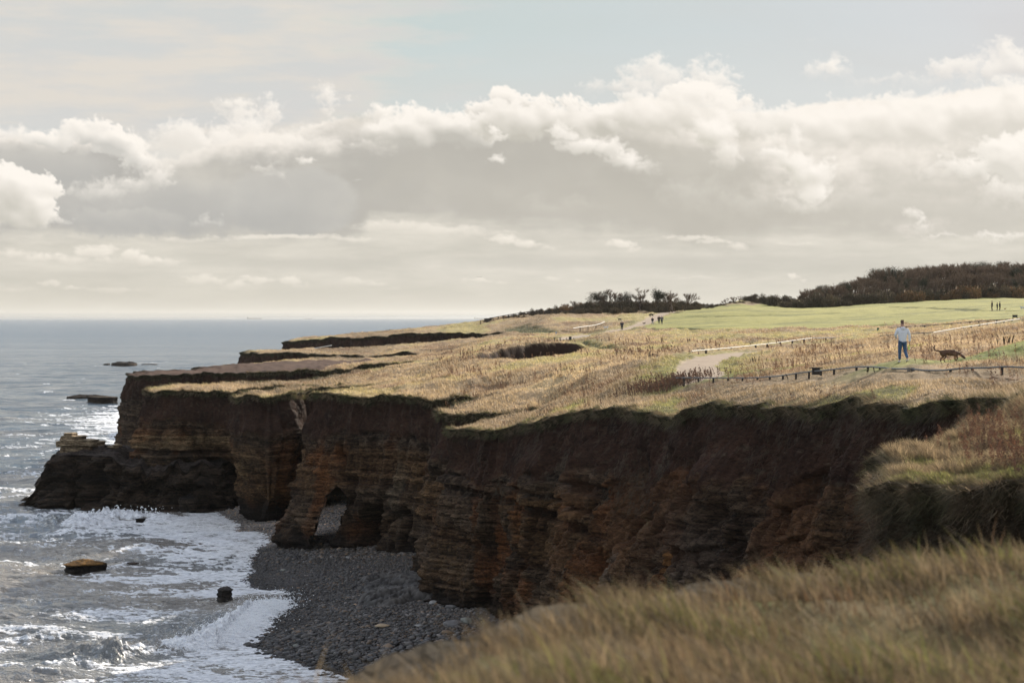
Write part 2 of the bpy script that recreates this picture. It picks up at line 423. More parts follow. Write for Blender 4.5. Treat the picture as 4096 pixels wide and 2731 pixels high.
def raw_mesh(name, co, faces, smooth=False):
    me = bpy.data.meshes.new(name)
    co = np.ascontiguousarray(co, np.float32); faces = np.ascontiguousarray(faces, np.int32)
    k = faces.shape[1]; n = len(faces)
    me.vertices.add(len(co)); me.vertices.foreach_set('co', co.ravel())
    me.loops.add(n * k); me.loops.foreach_set('vertex_index', faces.ravel())
    me.polygons.add(n); me.polygons.foreach_set('loop_start', np.arange(0, n * k, k, dtype=np.int32))
    me.update(calc_edges=True)
    if smooth: me.polygons.foreach_set('use_smooth', np.ones(n, bool))
    return me
# ------------------------------------------------------------------ land: heights
def Zv(v, d): return CAMZ - (v - HOR) * d / F
# the cliff edge, from the far coast towards the viewer: bearing u, distance, height
EDGE = [(900, 1500, 16), (620, 900, 16), (470, 640, 16.8), (420, 560, Zv(328.5, 560)), (350, 470, Zv(334.5, 470)), (300, 440, Zv(339, 440)), (284, 425, Zv(343.5, 425)),
        (330, 410, Zv(338, 410)), (400, 400, Zv(334.5, 400)), (460, 395, Zv(333.0, 395)), (510, 388, Zv(332, 388)), (450, 368, Zv(340.5, 368)), (330, 372, Zv(347.5, 372)), (250, 372, Zv(351.5, 372)),
        (262, 350, Zv(354, 350)), (340, 338, Zv(354.5, 338)), (400, 330, Zv(354.0, 330)), (430, 322, Zv(355.5, 322)), (380, 318, Zv(359.5, 318)), (260, 318, Zv(361.5, 318)),
        (196, 305, Zv(367.5, 305)), (200, 290, Zv(369, 290)), (140, 276, Zv(372.5, 276)), (134, 266, Zv(374, 266)), (200, 262, Zv(373, 262)), (300, 258, Zv(370, 258)), (375, 255, Zv(364, 255)),
        (412, 248, Zv(363, 248)), (330, 238, Zv(378, 238)), (250, 232, Zv(383, 232)), (165, 222, Zv(387.5, 222)), (147, 214, Zv(389.5, 214)), (160, 208, Zv(390, 208)), (205, 207, Zv(390.5, 207)), (245, 206, Zv(390, 206)), (300, 208, Zv(386.5, 208)), (352, 208, Zv(384, 208)),
        (320, 205, Zv(387, 205)), (262, 201, Zv(391.5, 201)), (238, 194, Zv(394.5, 194)), (246, 189, Zv(395, 189)), (270, 188, Zv(394, 188)), (292, 190, Zv(391.5, 190)), (305, 197, Zv(389.5, 197)), (340, 200, Zv(387.5, 200)),
        (366, 202, Zv(384.5, 202)), (374, 198, Zv(385, 198)), (366, 189, Zv(389, 189)), (345, 180, Zv(392.5, 180)), (320, 175.5, Zv(394, 175.5)), (319, 171, Zv(394.5, 171)), (332, 167, Zv(395.5, 167)), (355, 165, Zv(396, 165)), (381, 163, Zv(398.5, 163)), (405, 160, Zv(399.5, 160)), (437, 158, Zv(400.5, 158)), (470, 160, Zv(397.5, 160)), (482, 160, Zv(396, 160)),
        (470, 156, Zv(401, 156)), (446, 152, Zv(408, 152)), (439, 148, Zv(412, 148)), (452, 145, Zv(414, 145)), (492, 143, Zv(412.5, 143)), (530, 142, Zv(409, 142)), (549, 141, Zv(407, 141)),
        (530, 138, Zv(411.5, 138)), (490, 137, Zv(418, 137)), (458, 136, Zv(426, 136)), (453, 133, Zv(428.5, 133)), (470, 130, Zv(430.5, 130)), (502, 127, Zv(429.5, 127)), (535, 122, Zv(421, 122)),
        (563, 117, Zv(414, 117)), (590, 112, Zv(410.5, 112)), (615, 108, Zv(409.5, 108)), (650, 102, Zv(412, 102)), (675, 98, Zv(418, 98)), (695, 95, Zv(412, 95)), (720, 91, Zv(407, 91)), (750, 87, Zv(405, 87)), (784, 83, Zv(404, 83)),
        (850, 75, Zv(402, 75)), (927, 67, Zv(402, 67)), (1001, 60, Zv(399, 60)), (1080, 54, 17.9), (1120, 50, 18.0), (1110, 47, 18.0), (1060, 46, 18.0), (1035, 45.5, Zv(417, 45.5)), (990, 44, Zv(431, 44)),
        (952, 42.5, Zv(438, 42.5)), (925, 41, Zv(447, 41)), (905, 39, Zv(458, 39)), (893, 36.8, Zv(470, 36.8)), (896, 35.2, Zv(477, 35.2)), (915, 34, Zv(482, 34)), (935, 33.4, Zv(487, 33.4)), (955, 33, Zv(494, 33)), (978, 32.4, Zv(498, 32.4)),
        (1005, 32, Zv(492, 32)), (1040, 31.5, Zv(488, 31.5)), (1150, 28, 17.7), (1350, 26, 17.8), (1800, 24, 18.0)]
# the edge of the bluff the viewer stands on
FEDGE = [(2600, 19), (1800, 17.5), (1400, 16.3), (1200, 15.6), (1024, 14.9), (900, 14.2), (784, 13.2), (735, 12.9), (679, 12.1), (620, 11.5), (566, 10.9), (520, 10.3), (479, 9.9), (440, 9.5), (357, 8.6), (280, 8.0), (200, 7.4), (0, 6.5), (-400, 5.2), (-1200, 4.0)]
CTRL = [(902, 87, 18.0), (950, 88, 17.95), (860, 92, 17.6), (1024, 75, Zv(378, 75)), (902, 80, Zv(377, 80)), (840, 88, Zv(378, 88)), (760, 100, Zv(384, 100)), (700, 112, Zv(385.5, 112)), (640, 120, Zv(385, 120)), (1150, 70, 18.4),
        (697, 125, Zv(371, 125)), (690, 140, Zv(363, 140)), (715, 158, Zv(355.5, 158)), (757, 172, Zv(351.5, 172)), (1010, 86, Zv(352, 86)), (1100, 88, 18.6), (960, 84, Zv(364, 84)), (985, 120, Zv(344, 120)), (850, 130, Zv(356, 130)), (770, 135, Zv(366, 135)),
        (692, 166, Zv(353.5, 166)), (812, 230, Zv(340, 230)), (934, 195, Zv(335.5, 195)), (1019, 230, Zv(322.5, 230)), (900, 160, Zv(346, 160)), (1100, 200, 19.5), (680, 320, Zv(329, 320)), (800, 310, Zv(327.5, 310)), (915, 290, Zv(325.5, 290)), (1000, 275, Zv(322, 275)),
        (992, 352, Zv(310.8, 352)), (850, 380, Zv(315, 380)), (750, 400, Zv(316, 400)), (784, 480, Zv(307, 480)), (900, 500, Zv(301, 500)), (1024, 520, Zv(296, 520)), (1150, 520, Zv(290, 520)), (1400, 520, 29), (1400, 300, 22.5), (1400, 100, 19.2), (1500, 45, 18.6),
        (679, 520, Zv(310, 520)), (640, 470, Zv(311, 470)), (600, 460, Zv(312, 460)), (560, 450, Zv(313, 450)), (520, 445, Zv(316.5, 445)), (495, 445, Zv(319.3, 445)), (640, 380, Zv(325, 380)), (622, 342, Zv(330.3, 342)), (570, 315, Zv(336.5, 315)), (660, 400, Zv(321, 400)),
        (557, 270, Zv(343, 270)), (500, 320, Zv(337.5, 320)), (540, 400, Zv(322, 400)), (590, 400, Zv(322, 400)), (560, 350, Zv(333, 350)), (475, 430, Zv(326, 430)),
        (588, 215, Zv(351, 215)), (530, 205, Zv(357.5, 205)), (475, 200, Zv(362, 200)), (530, 245, Zv(345, 245)), (588, 245, Zv(346, 245)), (475, 240, Zv(354, 240)),
        (400, 205, Zv(377, 205)), (340, 185, Zv(392, 185)), (450, 190, Zv(373, 190)), (440, 175, Zv(385, 175)), (500, 175, Zv(379, 175)), (560, 160, Zv(374.5, 160)), (520, 152, Zv(396, 152)), (600, 140, Zv(380, 140)), (560, 130, Zv(400, 130)), (600, 122, Zv(399, 122)), (650, 118, Zv(390, 118)), (560, 190, Zv(361, 190)), (640, 190, Zv(354.5, 190)), (620, 240, Zv(345.5, 240)),
        (430, 300, Zv(355, 300)), (350, 355, Zv(352, 355)), (420, 350, Zv(346.5, 350)), (450, 290, Zv(352, 290)), (740, 240, Zv(340.5, 240)), (720, 205, Zv(346, 205)),
        (800, 560, Zv(300, 560)), (900, 600, Zv(290, 600)), (950, 620, Zv(286, 620)), (1024, 640, Zv(285, 640)), (1150, 640, 31), (1400, 640, 33), (760, 520, Zv(299, 520)), (735, 520, Zv(302.5, 520)), (720, 540, Zv(309, 540)), (690, 560, Zv(310.5, 560)),
        (620, 600, 20.5), (560, 600, 18), (500, 600, 16.5), (700, 750, 20), (900, 900, 27), (1200, 1000, 30), (800, 1300, 18),
        (1024, 38, Zv(457, 38)), (950, 38, Zv(465, 38)), (925, 38, Zv(464, 38)), (1000, 35, Zv(474, 35)), (1200, 38, 18.0), (1500, 30, 18.3)]
def XY(u, d): return (u - 512.0) / F * d, float(d)
_cp = np.array([(u, d, z) for u, d, z in EDGE[2:]] + CTRL, np.float64)
_SA = 5.0
def _lp(x, y):
    az = np.clip(np.arctan2(x, np.maximum(y, 1.0)), -.35, .62)
    return az * _SA, np.log(np.clip(np.hypot(x, y), 20, 1600))
_cx, _cy = _cp[:, 1] * (_cp[:, 0] - 512) / F, _cp[:, 1]
_ca, _cb = _lp(_cx, _cy)
def _phi(r2): return 0.5 * r2 * np.log(r2 + 1e-12)
_n = len(_ca)
_K = _phi((_ca[:, None] - _ca) ** 2 + (_cb[:, None] - _cb) ** 2) + np.eye(_n) * 2e-5
_Pm = np.stack([np.ones(_n), _ca, _cb], 1)
_M = np.block([[_K, _Pm], [_Pm.T, np.zeros((3, 3))]])
# solve for the fall of the line of sight (keeps distant ground accurate)
_w = np.linalg.solve(_M, np.concatenate([(_cp[:, 2] - CAMZ) / _cy * 100.0, np.zeros(3)]))
def base_T(x, y):
    x = np.asarray(x, np.float64); y = np.asarray(y, np.float64)
    sh = x.shape; a, b = _lp(x.ravel(), y.ravel())
    out = np.empty(a.shape)
    for i in range(0, len(a), 20000):
        aa = a[i:i + 20000]; bb = b[i:i + 20000]
        k = _phi((aa[:, None] - _ca) ** 2 + (bb[:, None] - _cb) ** 2)
        out[i:i + 20000] = k @ _w[:_n] + _w[_n] + _w[_n + 1] * aa + _w[_n + 2] * bb
    return (CAMZ + out.reshape(sh) * np.maximum(y, 1.0) / 100.0)
# table of heights on a polar grid, for speed
_TA = np.linspace(-.36, .63, 500); _TB = np.linspace(math.log(22), math.log(1600), 500)
_ga, _gb = np.meshgrid(_TA, _TB)
_gd = np.exp(_gb)
_TG = base_T(np.sin(_ga) * _gd, np.cos(_ga) * _gd)
def T0(x, y):
    x = np.asarray(x, np.float64); y = np.asarray(y, np.float64)
    a = np.clip((np.arctan2(x, np.maximum(y, 1.)) - _TA[0]) / (_TA[1] - _TA[0]), 0, 498.999)
    b = np.clip((np.log(np.clip(np.hypot(x, y), 22.01, 1599)) - _TB[0]) / (_TB[1] - _TB[0]), 0, 498.999)
    i = a.astype(int); j = b.astype(int); fa = a - i; fb = b - j
    return (_TG[j, i] * (1 - fa) + _TG[j, i + 1] * fa) * (1 - fb) + (_TG[j + 1, i] * (1 - fa) + _TG[j + 1, i + 1] * fa) * fb
def proj(x, y, z):
    return 512.0 + F * x / y, HOR + (CAMZ - z) * F / y

def inpoly(px, py, poly):
    px = np.asarray(px); py = np.asarray(py)
    c = np.zeros(px.shape, bool)
    n = len(poly)
    for i in range(n):
        x1, y1 = poly[i]; x2, y2 = poly[(i + 1) % n]
        if y1 == y2: continue
        m = ((y1 > py) != (y2 > py))
        xs = x1 + (py - y1) * (x2 - x1) / (y2 - y1)
        c ^= m & (px < xs)
    return c
def distline(px, py, line):
    """distance to a polyline, and the parameter (arc length) of the nearest point"""
    px = np.asarray(px, np.float64); py = np.asarray(py, np.float64)
    best = np.full(px.shape, 1e18); par = np.zeros(px.shape); acc = 0.0
    for (x1, y1), (x2, y2) in zip(line[:-1], line[1:]):
        L = math.hypot(x2 - x1, y2 - y1) + 1e-12
        t = np.clip(((px - x1) * (x2 - x1) + (py - y1) * (y2 - y1)) / (L * L), 0, 1)
        d = (px - x1 - t * (x2 - x1)) ** 2 + (py - y1 - t * (y2 - y1)) ** 2
        m = d < best; best = np.where(m, d, best); par = np.where(m, acc + t * L, par); acc += L
    return np.sqrt(best), par

def smooth_line(P, sub=8):
    P = np.array(P, float); out = []
    for i in range(len(P) - 1):
        p0 = P[max(i - 1, 0)]; p1 = P[i]; p2 = P[i + 1]; p3 = P[min(i + 2, len(P) - 1)]
        # centripetal-ish: limit tangents so that close points do not loop
        L = np.linalg.norm(p2 - p1)
        m1 = (p2 - p0); m2 = (p3 - p1)
        m1 = m1 / (np.linalg.norm(m1) + 1e-9) * L * .8; m2 = m2 / (np.linalg.norm(m2) + 1e-9) * L * .8
        for k in range(sub):
            t = k / sub
            h00 = 2 * t ** 3 - 3 * t ** 2 + 1; h10 = t ** 3 - 2 * t ** 2 + t; h01 = -2 * t ** 3 + 3 * t ** 2; h11 = t ** 3 - t ** 2
            out.append(h00 * p1 + h10 * m1 + h01 * p2 + h11 * m2)
    out.append(P[-1])
    return np.array(out)
EDGE_XY = smooth_line([XY(u, d) for u, d, z in EDGE])
# resample the cliff edge: finer the nearer it is
def resample(P, k):
    seg = np.linalg.norm(np.diff(P, axis=0), axis=1); s = np.concatenate([[0], np.cumsum(seg)])
    out = [0.0]
    while out[-1] < s[-1]:
        y = np.interp(out[-1], s, P[:, 1]); x = np.interp(out[-1], s, P[:, 0])
        out.append(out[-1] + max(.045, k * math.hypot(x, y) / F))
    out = np.array(out[:-1])
    return np.stack([np.interp(out, s, P[:, 0]), np.interp(out, s, P[:, 1])], 1), out
CL, CS = resample(EDGE_XY, 1.35)
_tg = np.gradient(CL, axis=0); _tg /= np.linalg.norm(_tg, axis=1)[:, None]
CN = np.stack([_tg[:, 1], -_tg[:, 0]], 1)
# smooth the normals over ~1.5 m so corners fan out
def smooth1(a, w):
    k = np.hanning(w * 2 + 1); k /= k.sum()
    return np.stack([np.convolve(np.pad(a[:, i], w, mode='edge'), k, 'valid') for i in range(a.shape[1])], 1)
CN = smooth1(CN, 9); CN /= np.linalg.norm(CN, axis=1)[:, None]
# ragged edge
_e = fb2(CS * .22, CS * 0, 4, .6, 61) * .9 + fb2(CS * 1.1, CS * 0, 4, .65, 62) * .55
CL = CL + CN * _e[:, None]
LAND = np.concatenate([CL[::6], [(60, 20), (400, 20), (900, 1500)]])
LANDF = [tuple(p) for p in LAND]

def noise_T(x, y, green, flat):
    t = fb2(x * .16, y * .07, 4, .55, 31) * .42 + fb2(x * .55, y * .25, 4, .6, 32) * .26 + fb2(x * 1.7, y * .9, 3, .6, 33) * .10
    near = .45 * smst(150, 125, y) * smst(52, 66, y)
    return (t * (1 - .78 * green) * (1 - flat) + fb2(x * .06, y * .05, 3, .5, 35) * .25 * (1 - flat)) * (1 - near)

# patches of the ground, given where the photograph shows them
def P2(*pts): return list(pts)
GREEN_FIELD = [(1700, 240), (1700, 326), (1024, 319.5), (915, 324.5), (860, 326.5), (800, 328.2), (740, 329), (700, 328.8), (655, 329), (640, 327.5), (652, 323), (668, 316), (686, 309), (700, 306), (790, 303), (1024, 292)]
PATHS = [([(679, 309.3), (668, 311.5), (655, 317), (641, 324.5), (626, 328.8), (600, 333), (575, 336.5), (560, 338)], 1.5),
         ([(757, 351.8), (735, 353.0), (715, 356), (702, 360.5), (696, 366), (699, 374), (705, 380)], 1.35),
         ([(612, 321.2), (600, 320.3)], 1.2), ([(564, 338.8), (578, 342), (592, 346), (606, 348.8)], .5)]
def ground_at(u, v, d0=24.0, d1=900.0):
    d = np.exp(np.linspace(math.log(d0), math.log(d1), 1600))
    x = (u - 512) / F * d
    vv = HOR + (CAMZ - T0(x, d)) * F / d
    hit = np.where((vv[:-1] > v) & (vv[1:] <= v))[0]
    if len(hit) == 0:
        k = int(np.argmin(np.abs(vv - v)))
    else: k = hit[-1]
    return float(x[k]), float(d[k])
PATH_W = []
for pts, w in PATHS:
    PATH_W.append(([ground_at(*p) for p in pts], w))
TRACK_W = [([ground_at(*p) for p in l], w) for l, w in (([(656, 328.6), (700, 328.4), (740, 328.6), (800, 327.6), (860, 326.0), (915, 324.2), (960, 321.8)], 1.5), ([(890, 306.6), (915, 307.6), (960, 308.9), (985, 310.6), (1005, 310.2), (1040, 311)], 1.1),
    ([(690, 316.5), (725, 316.3), (775, 314.6), (830, 313.4)], 1.6), ([(573, 341), (590, 344), (600, 347), (612, 349)], 1.2), ([(515, 327), (545, 331), (590, 331.5)], 2.5), ([(780, 338.6), (795, 337.2), (806, 336.2)], .8), ([(745, 343.5), (765, 341), (785, 339)], .8))]
PIT = [XY(468, 230), XY(497, 240), XY(530, 246), XY(560, 248), XY(586, 244), XY(592, 232), XY(580, 214), XY(545, 204), XY(505, 202), XY(478, 212)]

def ground_info(x, y):
    """weights of turf kinds, flatness of paths, and the finished height"""
    t0 = T0(x, y)
    u, v = proj(x, y, t0)
    n1 = fb2(x * .05, y * .025, 4, .6, 41); n2 = fb2(x * .21, y * .10, 4, .6, 42)
    gf = inpoly(u + n2 * 6, v + n2 * 1.2, GREEN_FIELD).astype(float)
    path = np.zeros(np.shape(x)); verge = path.copy()
    for line, w in PATH_W:
        d, _ = distline(x, y, line)
        ww = w * (1 + .15 * n2 + .22 * fb2(x * .9, y * .6, 3, .6, 49))
        path = np.maximum(path, smst(ww + .25, ww - .1, d)); verge = np.maximum(verge, smst(ww + 3.5, ww, d + n2 * 1.5))
    # greener strips: along the cliff top, the hummocks by the dog, mown strips inland
    green = gf.copy()
    green = np.maximum(green, verge * .75 * (y < 170) + verge * .6 * (y >= 170))
    hum = smst(1.3, .6, np.hypot((x - 22.5) / 7.5, (y - 86.5) / 3.8) + n2 * .30)
    hum2 = smst(1.25, .5, np.hypot((x - 13.3) / 3.5, (y - 113) / 3.0) + n2 * .35)
    green = np.maximum(green, np.maximum(hum * 1.15, hum2 * .9))
    strip = smst(.05, .3, n1) * smst(130, 200, y) * .55
    green = np.maximum(green, strip * (1 - gf))
    pat = smst(.18, .42, n2 + n1 * .4) * .75
    green = np.maximum(green, pat * (y < 140))
    shelf = smst(.3, .9, ((y > 256) & (y < 312) & (x < -25 + (y - 256) * .12)).astype(float))
    z = t0 + noise_T(x, y, gf * .9, path * .95)
    z = z + hum * (.05 + .15 * n2 + .55 * smst(20.5, 24.5, x)) + hum2 * .15 - path * .06
    z = z + (1 - path) * .05 - .38 * tracks(x, y)
    return green, gf, path, shelf, z, n1, n2
def tracks(x, y):
    out = np.zeros(np.shape(x)); far = (y > 150)
    if far.any():
        xx = x[far]; yy = y[far]; q = np.zeros(xx.shape)
        for ln, w in TRACK_W:
            d, _ = distline(xx, yy, ln)
            q = np.maximum(q, smst(w * 1.5, w * .5, d + .35 * w * fb2(xx * .35, yy * .2, 3, .6, 57)))
        out[far] = q
    return out
def pit_depth(x, y):
    ins = inpoly(x, y, PIT)
    near = (np.abs(y - 225) < 40) & (np.abs(x) < 40)
    out = np.zeros(np.shape(x))
    if near.any():
        d, _ = distline(x[near], y[near], PIT + PIT[:1])
        wob = fb2(x[near] * .4, y[near] * .4, 3, .6, 71)
        out[near] = np.where(ins[near], smst(0, 2.4, d + wob * .3) * (7.0), 0)
    return out
def Z(x, y):
    x = np.atleast_1d(np.asarray(x, float)); y = np.atleast_1d(np.asarray(y, float))
    r = ground_info(x, y)[4] - pit_depth(x, y)
    return r
def Z1(x, y): return float(Z([x], [y])[0])

STRAW = np.array((.350, .252, .148)); STRAW2 = np.array((.235, .168, .090)); GRN = np.array((.150, .165, .048)); GRN2 = np.array((.270, .262, .072)); RUST = np.array((.125, .058, .030)); PATHC = np.array((.33, .255, .185)); SOIL = np.array((.060, .034, .022))
def mixc(a, b, t): return a + (b - a) * np.clip(t, 0, 1)[..., None]
def ground_color(x, y, info):
    green, gf, path, shelf, z, n1, n2 = info
    n3 = fb2(x * .9, y * .5, 3, .6, 44)
    c = mixc(STRAW + 0 * x[..., None], STRAW2, .4 + n2 * 1.2 + n3 * .6)
    c = c * np.clip(.95 + n1 * .9 + .35 * n2, .6, 1.25)[..., None]
    c = mixc(c, RUST, smst(.10, .5, fb2(x * .12 + 5, y * .07, 4, .6, 45) + n3 * .25) * .5)
    g = mixc(GRN + 0 * x[..., None], GRN2, .45 + n3 * .9 + gf * .35 + n1 * .8)
    c = mixc(c, g, green * .85)
    # streaks on the mown field
    fs = fb2(x * .03, y * .16, 4, .6, 46)
    c = mixc(c, np.array((.330, .300, .098)), gf * (.45 + .8 * fb2(x * .02, y * .03, 3, .6, 47)))
    c = mixc(c, np.array((.15, .15, .06)), gf * smst(.05, .45, fs) * .75)
    c = mixc(c, np.array((.085, .050, .034)), shelf)
    c = mixc(c, np.array((.055, .062, .024)), tracks(x, y) * .85)
    c = mixc(c, PATHC * (1 + .12 * n3[..., None]), path)
    return c

def color_attr(me, name, rgb, a=None):
    ca = me.color_attributes.new(name, 'FLOAT_COLOR', 'POINT')
    n = len(rgb); arr = np.ones((n, 4), np.float32); arr[:, :3] = rgb
    if a is not None: arr[:, 3] = a
    ca.data.foreach_set('color', arr.ravel())

def new_obj(name, me, mat=None, parent=None, **props):
    o = bpy.data.objects.new(name, me); COL.objects.link(o)
    if mat is not None and me is not None: me.materials.append(mat)
    if parent is not None: o.parent = parent
    for k, v in props.items(): o[k] = v
    return o

def mat_attr(name, rough=0.9, scale=6.0, amp=.35, bump=.3, bscale=8.0, spec=.2, gain=1.0, bdist=.08, trans=0.0):
    """surface whose own colour comes from the 'tint' attribute, with finer mottling in nodes"""
    mt = bpy.data.materials.new(name); mt.use_nodes = True; mt.node_tree.nodes.clear()
    t = NT(mt.node_tree)
    geo = t.node('ShaderNodeNewGeometry'); P = E(t, geo.outputs['Position'])
    at = t.node('ShaderNodeAttribute'); at.attribute_name = 'tint'
    n = t.noise(P, scale, 6.0, 0.65, 0.2); n2 = t.noise(P, scale * .17, 4.0, 0.6)
    f = 1.0 + (n - 0.5) * (2 * amp) + (n2 - 0.5) * amp
    sc = t.node('ShaderNodeVectorMath', operation='SCALE'); t.l.new(at.outputs['Color'], sc.inputs[0]); t.put(sc.inputs['Scale'], f * gain)
    b = t.node('ShaderNodeBsdfPrincipled'); t.l.new(sc.outputs[0], b.inputs['Base Color'])
    b.inputs['Roughness'].default_value = rough; b.inputs['Specular IOR Level'].default_value = spec
    if bump > 0:
        bn = t.node('ShaderNodeBump'); bn.inputs['Strength'].default_value = bump; bn.inputs['Distance'].default_value = bdist
        t.put(bn.inputs['Height'], t.noise(P, bscale, 8.0, 0.7)); t.l.new(bn.outputs[0], b.inputs['Normal'])
    o = t.node('ShaderNodeOutputMaterial'); t.l.new(b.outputs[0], o.inputs[0])
    return mt

def mat_plain(name, col, rough=.7, metal=0.0, amp=.15, scale=12.0, bump=0.0, spec=.3):
    mt = bpy.data.materials.new(name); mt.use_nodes = True; mt.node_tree.nodes.clear()
    t = NT(mt.node_tree)
    tc = t.node('ShaderNodeTexCoord'); P = E(t, tc.outputs['Object'])
    n = t.noise(P, scale, 5.0, 0.6)
    c = t.mix(n, tuple(x * (1 - amp) for x in col), tuple(min(1, x * (1 + amp)) for x in col))
    b = t.node('ShaderNodeBsdfPrincipled'); t.put(b.inputs['Base Color'], c)
    b.inputs['Roughness'].default_value = rough; b.inputs['Metallic'].default_value = metal; b.inputs['Specular IOR Level'].default_value = spec
    if bump > 0:
        bn = t.node('ShaderNodeBump'); bn.inputs['Strength'].default_value = bump; bn.inputs['Distance'].default_value = .02
        t.put(bn.inputs['Height'], n); t.l.new(bn.outputs[0], b.inputs['Normal'])
    o = t.node('ShaderNodeOutputMaterial'); t.l.new(b.outputs[0], o.inputs[0])
    return mt

def build_land():
    gm = mat_attr('turf', .95, 3.0, .35, .5, 5.0, .1)
    # main plateau on a polar grid
    us = np.concatenate([np.arange(-400, 0, 12), np.arange(0, 1030, 2.0), np.arange(1030, 2200, 20)])
    ds = [24.0]
    while ds[-1] < 1500: ds.append(ds[-1] * (1.0013 if 232 < ds[-1] < 252 else 1.0048 if ds[-1] > 55 else 1.0062))
    ds = np.array(ds)
    U, D = np.meshgrid(us, ds)
    X = (U - 512) / F * D; Y = D + 0.0
    ins = inpoly(X, Y, LANDF)
    info = ground_info(X, Y)
    z = info[4] - pit_depth(X, Y)
    pd = pit_depth(X, Y)
    dd = np.full(X.shape, 50.0)
    nearedge = ins
    # distance from the cliff edge, rough (vertex to sampled edge)
    E_ = CL[::6]
    from mathutils import kdtree
    kd = kdtree.KDTree(len(E_))
    for i, p in enumerate(E_): kd.insert((p[0], p[1], 0), i)
    kd.balance()
    xs = X[ins]; ys = Y[ins]
    dist = np.array([kd.find((a, b, 0))[2] for a, b in zip(xs, ys)])
    dd[ins] = dist
    keepv = ins & (dd > .55)
    keep = keepv[:-1, :-1] & keepv[1:, :-1] & keepv[1:, 1:] & keepv[:-1, 1:]
    c = ground_color(X, Y, info)
    c = mixc(c, SOIL * .5 + 0 * X[..., None], smst(.0, .06, pd))  # bare soil in the pit, darkened further as painted shade
    me = grid_mesh('ground', np.stack([X, Y, z], -1).reshape(-1, 3), *X.shape, keep=keep, flip=True)
    color_attr(me, 'tint', c.reshape(-1, 3))
    new_obj('ground', me, gm, kind='structure')
    # bluff under the viewer
    xs = np.arange(-9, 46, .16); ys = np.arange(-14, 21, .16)
    X, Y = np.meshgrid(xs, ys)
    zz = fore_Z(X, Y)
    ins = inpoly(X, Y, FLAND)
    me = grid_mesh('bluff_ground', np.stack([X, Y, zz], -1).reshape(-1, 3), *X.shape, keep=(ins[:-1, :-1] & ins[1:, 1:] & ins[1:, :-1] & ins[:-1, 1:]), flip=True)
    c = mixc(STRAW2 * .8 + 0 * X[..., None], GRN * .8, .4 + fb2(X * .5, Y * .5, 3, .6, 48))
    color_attr(me, 'tint', c.reshape(-1, 3))
    new_obj('ground', me, gm, kind='structure')
FE = smooth_line([XY(u, d) for u, d in FEDGE], 6)
FLAND = [tuple(p) for p in FE] + [(-8, -13), (45, -13)]
def fore_Z(x, y):
    d, _ = distline(x, y, [tuple(p) for p in FE])
    return 18.17 + .24 * smst(2.6, .2, x) + .09 * smst(1.8, 3.6, x) + fb2(x * .35, y * .35, 3, .5, 51) * .16 + fb2(x * 1.2, y * 1.2, 3, .6, 52) * .05 - .06 * smst(1.2, 0, d) - .012 * np.maximum(0, 6 - y)

# ------------------------------------------------------------------ cliffs
def strata(S, zz, salt=0):
    """stacked beds broken into blocks: depth offset and a bed brightness"""
    w = zz + fb2(S * .05, zz * .03, 3, .5, 81 + salt) * .45 + fb2(S * .5, zz * .5, 2, .5, 85 + salt) * .06
    tot = 0; br = 0
    for k, (h, wd, amp) in enumerate(((1.35, 2.8, .34), (.40, .80, .26), (.155, .34, .13))):
        # uneven bed thickness
        q = w / h + .42 * np.sin(w / h * 1.7 + k * 2 + salt) + .2 * np.sin(w / h * 4.1)
        L = np.floor(q)
        sh = hr(L, np.int32(7 + k + salt)) * 31.0
        cq = S / (wd * (.6 + .9 * hr(L, np.int32(3 + k)))) + sh + .3 * np.sin(S * 1.3 + L)
        Cc = np.floor(cq)
        a = hr(L, Cc, np.int32(11 + k)) - .5; b = hr(L, np.int32(19 + k + salt)) - .5
        fq = np.minimum(q - L, 1 - (q - L)) * h; fc = np.minimum(cq - Cc, 1 - (cq - Cc)) * wd
        crack = np.exp(-(fq / .045) ** 2) * .8 + np.exp(-(fc / .05) ** 2) * .5
        tot = tot + amp * (a * .75 + b * 1.1) - crack * amp * .55
        br = br + (a * .7 + b * .8) * (.8, .8, .8)[k] - crack * .55
    return tot, br

# hollows worn in the foot of the cliff: (bearing, distance, half width m, top z, depth m)
CAVES = [(384, 163, 1.4, 4.6, 3.2), (372, 163, 1.2, 3.8, 2.2), (430, 157, 1.3, 4.4, 3.0), (427, 157, .7, 6.0, 1.5), (455, 137, 2.2, 3.2, 2.2), (478, 134, 2.0, 4.0, 1.4), (180, 206, 4.0, 5.0, 3.0), (215, 206, 3.0, 5.2, 3.0), (90, 210, 3, 3.8, 2.0), (250, 189, 2.5, 2.8, 1.2), (285, 190, 3.0, 3.0, 1.2),
         (740, 88, 2.0, 8.0, .9), (820, 79, 2.2, 9.0, 1.0), (640, 103, 1.2, 6, .8)]
TUN0 = XY(331, 158.0); TUN1 = XY(331, 210.0)
def in_tunnel(x, y, z):
    u = 512 + F * x / y
    d = y
    z = CAMZ - (CAMZ - z) * 165.0 / y
    uc = np.interp(z, [0.5, 1.4, 2.2, 3.4, 4.3, 5.0], [315, 321, 326, 330, 335, 337])
    hw = np.interp(z, [0.5, 1.4, 2.2, 3.4, 4.3, 5.3, 6.0], [9, 9.5, 10.0, 10.5, 10.5, 9.0, 0.0])
    n = fb3(x * .9, y * .3, z * .9, 2, .5, 90) * 2.0
    return (np.abs(u - uc) < hw + n) & (z < 6.0) & (d > 157) & (d < 215)

